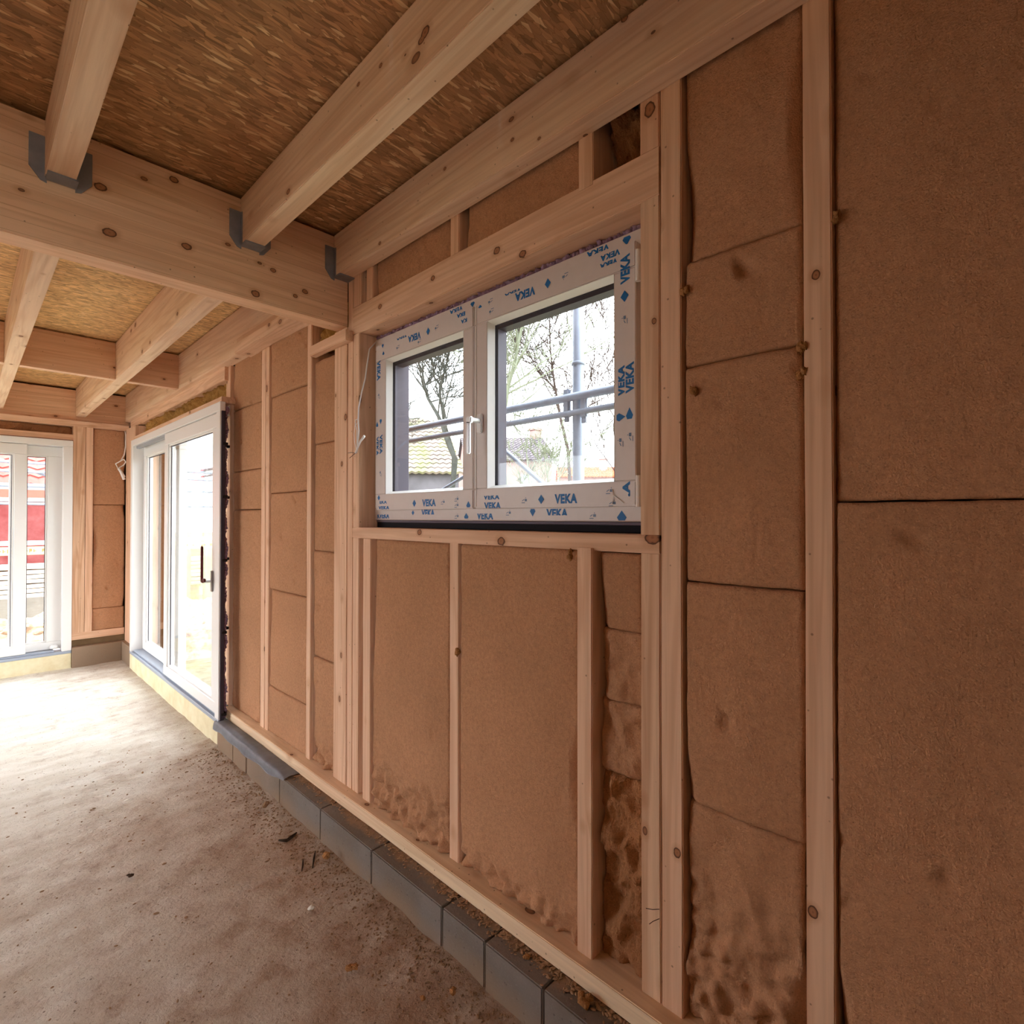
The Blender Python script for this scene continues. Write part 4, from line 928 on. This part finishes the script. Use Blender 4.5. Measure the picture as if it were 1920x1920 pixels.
pole(s2, 'diagonal_brace', (-.8, 11.3, 1.4), (1.2, 11.3, .55), .018); pole(s2, 'diagonal_brace', (.3, 11.4, 1.3), (-2, 11.4, .55), .018)
box('toe_board', -4, 4, 11.26, 11.30, -.44, -.37, PVC, s2)
tb = box('warning_tape', -4, 4, 11.20, 11.205, -.585, -.46, plain('yellow_tape', (232, 220, 158), .6, .2), s2, 0)
bm = bmesh.new()
rt_ = random.Random(4)
for k in range(150):
    if k % 6 == 5: continue
    cx = -3.9+k*.05; hh = rt_.uniform(.022, .032); a_ = [(cx, hh), (cx+.012, hh), (cx+.012, -hh), (cx, -hh)]; b_ = [(cx+.012, hh*rt_.choice((1, .1))), (cx+.034, hh*rt_.choice((1, .1))), (cx+.034, -hh*.4), (cx+.012, -hh*.4)]
    for q_ in (a_, b_):
        if abs(q_[0][1]-q_[3][1]) > .001: bm.faces.new([bm.verts.new((p_[0], 11.199, -.522+H+p_[1])) for p_ in q_])
link('tape_print', bm, plain('brown_print', (150, 120, 70)), s2)
tb['label'] = 'yellow barrier tape with dark print'
PL = wood('weathered_plank', 0, (226, 214, 198), (200, 184, 166))
rr = random.Random(9)
for i in range(14):
    y = 9.6+.12*(i % 5)+rr.uniform(-.05, .05); z = -1.12+.045*(i//5)*1.0-.05*(4-i % 5); x0 = rr.uniform(-4, -2.5); x1 = rr.uniform(2, 3.2)
    pass
Gp = 'planks stacked in the yard'
for i in range(7):
    z = -1.10+i*.062; y = 9.85+.03*i
    o = timber('plank', ['lowest', 'second lowest', 'third', 'middle', 'fifth', 'sixth', 'topmost'][i]+' weathered plank of the stack outside the front door', 'plank', Gp, -2.6+.1*(i % 3), 2.5+.07*(i % 2), y, y+.5, z, z+.05, mat=PL, ax=0, wob=.01, seed=90+i)
for k, x in enumerate((-2.2, -.4, 1.0, 2.2)):
    tag(box('bearer', x, x+.1, 9.85, 10.45, -1.75, -1.105, PL), ['leftmost', 'second', 'third', 'rightmost'][k]+' timber bearer under the plank stack in the yard', 'bearer', 'bearers under the planks')
def rubmat():
    m = NT('rubble', .95, .05); p = m.pos(True); f = m.noise(p, 9, 5, .7); m.col(m.ramp(f, [(.3, (120, 96, 78)), (.5, (186, 160, 134)), (.7, (216, 196, 172))])); m.bump(f, .6, .03); return m.m
RUB = rubmat()
def heap(x, y): return GZ+.16+.30*max(0, min(1, (y-7.5)/1.5))+.14*noise.noise(Vector((x*1.4, y*1.4, 4)))+.10*noise.noise(Vector((x*5, y*5, 1)))+.05*noise.noise(Vector((x*15, y*15, 2)))
bm = bmesh.new(); n = 110; g = {}
for i in range(n+1):
    for j in range(50):
        x = -3+i*6/n; y = 7.35+j*2.4/49; e = min(1, (y-7.35)/.25)*min(1, (9.75-y)/.25)
        z = GZ-.02+max(0, e)*(heap(x, y)-GZ); g[i, j] = bm.verts.new((x, y, z+H))
for i in range(n):
    for j in range(49): bm.faces.new((g[i, j], g[i+1, j], g[i+1, j+1], g[i, j+1]))
tag(link('rubble_heap', bm, RUB), 'heap of soil and rubble just outside the front door', 'rubble', kind='stuff')
Grk = 'stones on the rubble heap'
bm = bmesh.new(); lump(bm, (0, 0, 0), .07, 3, (1.5, 1, .6), 2, .45); proto = link('rubble_stone', bm, RUB, origin=(0, 0, H))
bm = None
for i in range(40):
    o = proto if i == 0 else proto.copy()
    if i: C.objects.link(o)
    x = rr.uniform(-1.6, 1.5); y = rr.uniform(7.9, 9.3); s = rr.uniform(.6, 1.9)
    o.location = (x, y, heap(x, y)+H-.01); o.rotation_euler = (0, 0, rr.random()*6); o.scale = (s, s, s)
    tag(o, 'stone or timber chunk lying on the rubble heap outside the front door', 'stone', Grk)
bpy.context.view_layer.update()
